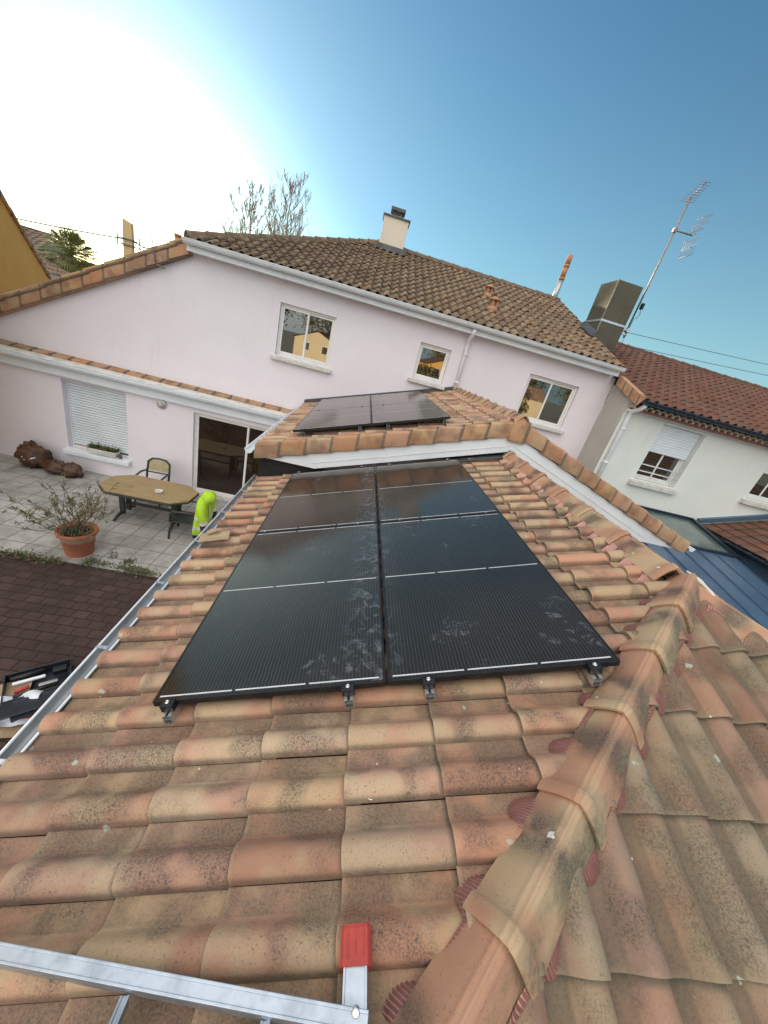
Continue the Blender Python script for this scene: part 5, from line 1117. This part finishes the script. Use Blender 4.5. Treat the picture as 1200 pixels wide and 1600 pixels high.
# bare poplars
m_bare = plain("bare_branches", (.30, .26, .22), (.22, .19, .16), .9, 0, 2)
def poplar(loc, H, label, seed, spread):
    rg = random.Random(seed); T = thing("bare_tree", loc, label, "tree", "leafless trees behind the roof"); tk = MB(); br = MB()
    pts = [V3(0, 0, 0)]; 
    for k in range(1, 13): pts.append(V3(rg.gauss(0, .10), rg.gauss(0, .10), H * k / 12))
    tk.tube(pts, [.20 * (1 - k / 12) ** .9 + .012 for k in range(13)], 7); tk.build("trunk", m_bare, T, local=True)
    def branch(P, d, L, r, lev):
        n = (6, 5, 4, 3)[lev]; q = [P]
        for k in range(n): P = P + d * L / n; d = (d + V3(0, 0, .13) + rv(rg, .07)).normalized(); q.append(P)
        br.tube(q, [max(.009, r * (1 - .8 * k / n)) for k in range(n + 1)], 3 if lev else 5, caps=False, sm=False)
        if lev < 3:
            for k in range((10, 6, 3)[lev]):
                f = rg.uniform(.15, .98); i = min(int(f * n), n - 1); b = q[i].lerp(q[i + 1], f * n - i); a_ = rg.uniform(0, 6.283)
                branch(b, (d + V3(math.cos(a_), math.sin(a_), .35) * .55).normalized(), L * rg.uniform(.22, .45), r * .5, lev + 1)
    for k in range(30):
        f = .34 + .62 * k / 30; i = min(int(f * 12), 11); b = pts[i].lerp(pts[i + 1], f * 12 - i); a_ = k * 2.4 + rg.gauss(0, .3)
        branch(b, V3(math.cos(a_) * .70, math.sin(a_) * .70, .72).normalized(), spread * (1.22 - f) * rg.uniform(.8, 1.25), .05 * (1.1 - f) + .012, 0)
    br.build("branches", m_bare, T, local=True)
poplar((-12.4, 40, G), 14.9, "leafless tree farthest left of the three behind the ridge", 1, 5.0)
poplar((-10.4, 41, G), 13.6, "leafless tree in the middle, the shortest of the three", 2, 4.4)
poplar((-8.9, 40, G), 16.4, "tallest leafless tree, rightmost of the three behind the ridge", 3, 5.4)
# houses and trees behind the viewer that the window panes mirror
gable_house("mirrored_house", (-7.5, -44, .9), math.pi + .15, 7, 7, 0, R_(22), m_cream, m_tilered, "sunlit cream house mirrored in the wide upstairs window", "houses mirrored in the windows", 2)
gable_house("mirrored_house", (12.5, -40, 2.2), math.pi - .1, 5.5, 7, 0, R_(22), m_orange, m_tilered, "sunlit ochre house mirrored in the small square window", "houses mirrored in the windows", 2)
gable_house("mirrored_house", (27, -38, 1.2), math.pi / 2, 7, 9, 0, R_(24), m_cream, m_tile, "orange-roofed house mirrored in the right upstairs window", "houses mirrored in the windows", 0)
gable_house("mirrored_house", (58, -44, 2.0), math.pi, 8, 8, 0, R_(20), m_cream, m_tilered, "pale house mirrored in the white house's window", "houses mirrored in the windows", 3)
m_hedge = plain("winter_foliage", (.10, .085, .035), (.055, .055, .022), .8, 0, 3)
def bushy(loc, H, R, label, seed):
    rg = random.Random(seed); T = thing("garden_tree", loc, label, "tree", "trees mirrored in the windows"); mb = MB(); mb.tube([(0, 0, 0), (.1, 0, H * .5), (0, .1, H * .8)], [.2, .14, .06], 7)
    for k in range(7): a_ = k * .9; mb.tube([(0, 0, H * .4), (R * .6 * math.cos(a_), R * .6 * math.sin(a_), H * .75)], [.08, .03], 5)
    mb.build("trunk", m_bare, T, local=True); mb = MB()
    for k in range(16):
        c = V3(rg.gauss(0, R * .45), rg.gauss(0, R * .45), H * rg.uniform(.4, .95)); rr = R * rg.uniform(.3, .5)
        for q in range(150): P = c + rv(rg, rr * .55); leaf(mb, P, rv(rg), .5, .3, 0 if rg.random() < .6 else 1)
    mb.build("crown", [m_hedge, m_drleaf], T, local=True)
for q, (x, y, h_, r_, lb) in enumerate(((-1.0, -40, 7.5, 2.6, "round tree mirrored in the right sash of the wide upstairs window"), (-16, -44, 8, 3.0, "broad tree mirrored at the left of the wide upstairs window"), (-7, -62, 11, 4.5, "tall tree mirrored behind the cream house"),
        (4, -48, 9, 3.2, "tree mirrored between the cream and ochre houses"), (8.6, -36, 4.5, 1.6, "small tree mirrored in front of the ochre house"), (16, -52, 11, 4.2, "tall tree mirrored behind the ochre house"),
        (21.5, -34, 4.6, 1.9, "low tree mirrored beside the orange roof"), (30, -52, 12, 4.6, "tallest tree mirrored above the orange roof"), (38, -46, 10, 4.0, "broad tree mirrored in the right sash of the right upstairs window"), (41, -36, 4.2, 2.0, "low shrubby tree mirrored in the right sash"), (50, -38, 7, 3.0, "tree mirrored in the white house's window"))):
    bushy((x, y, G), h_, r_, lb, 20 + q)
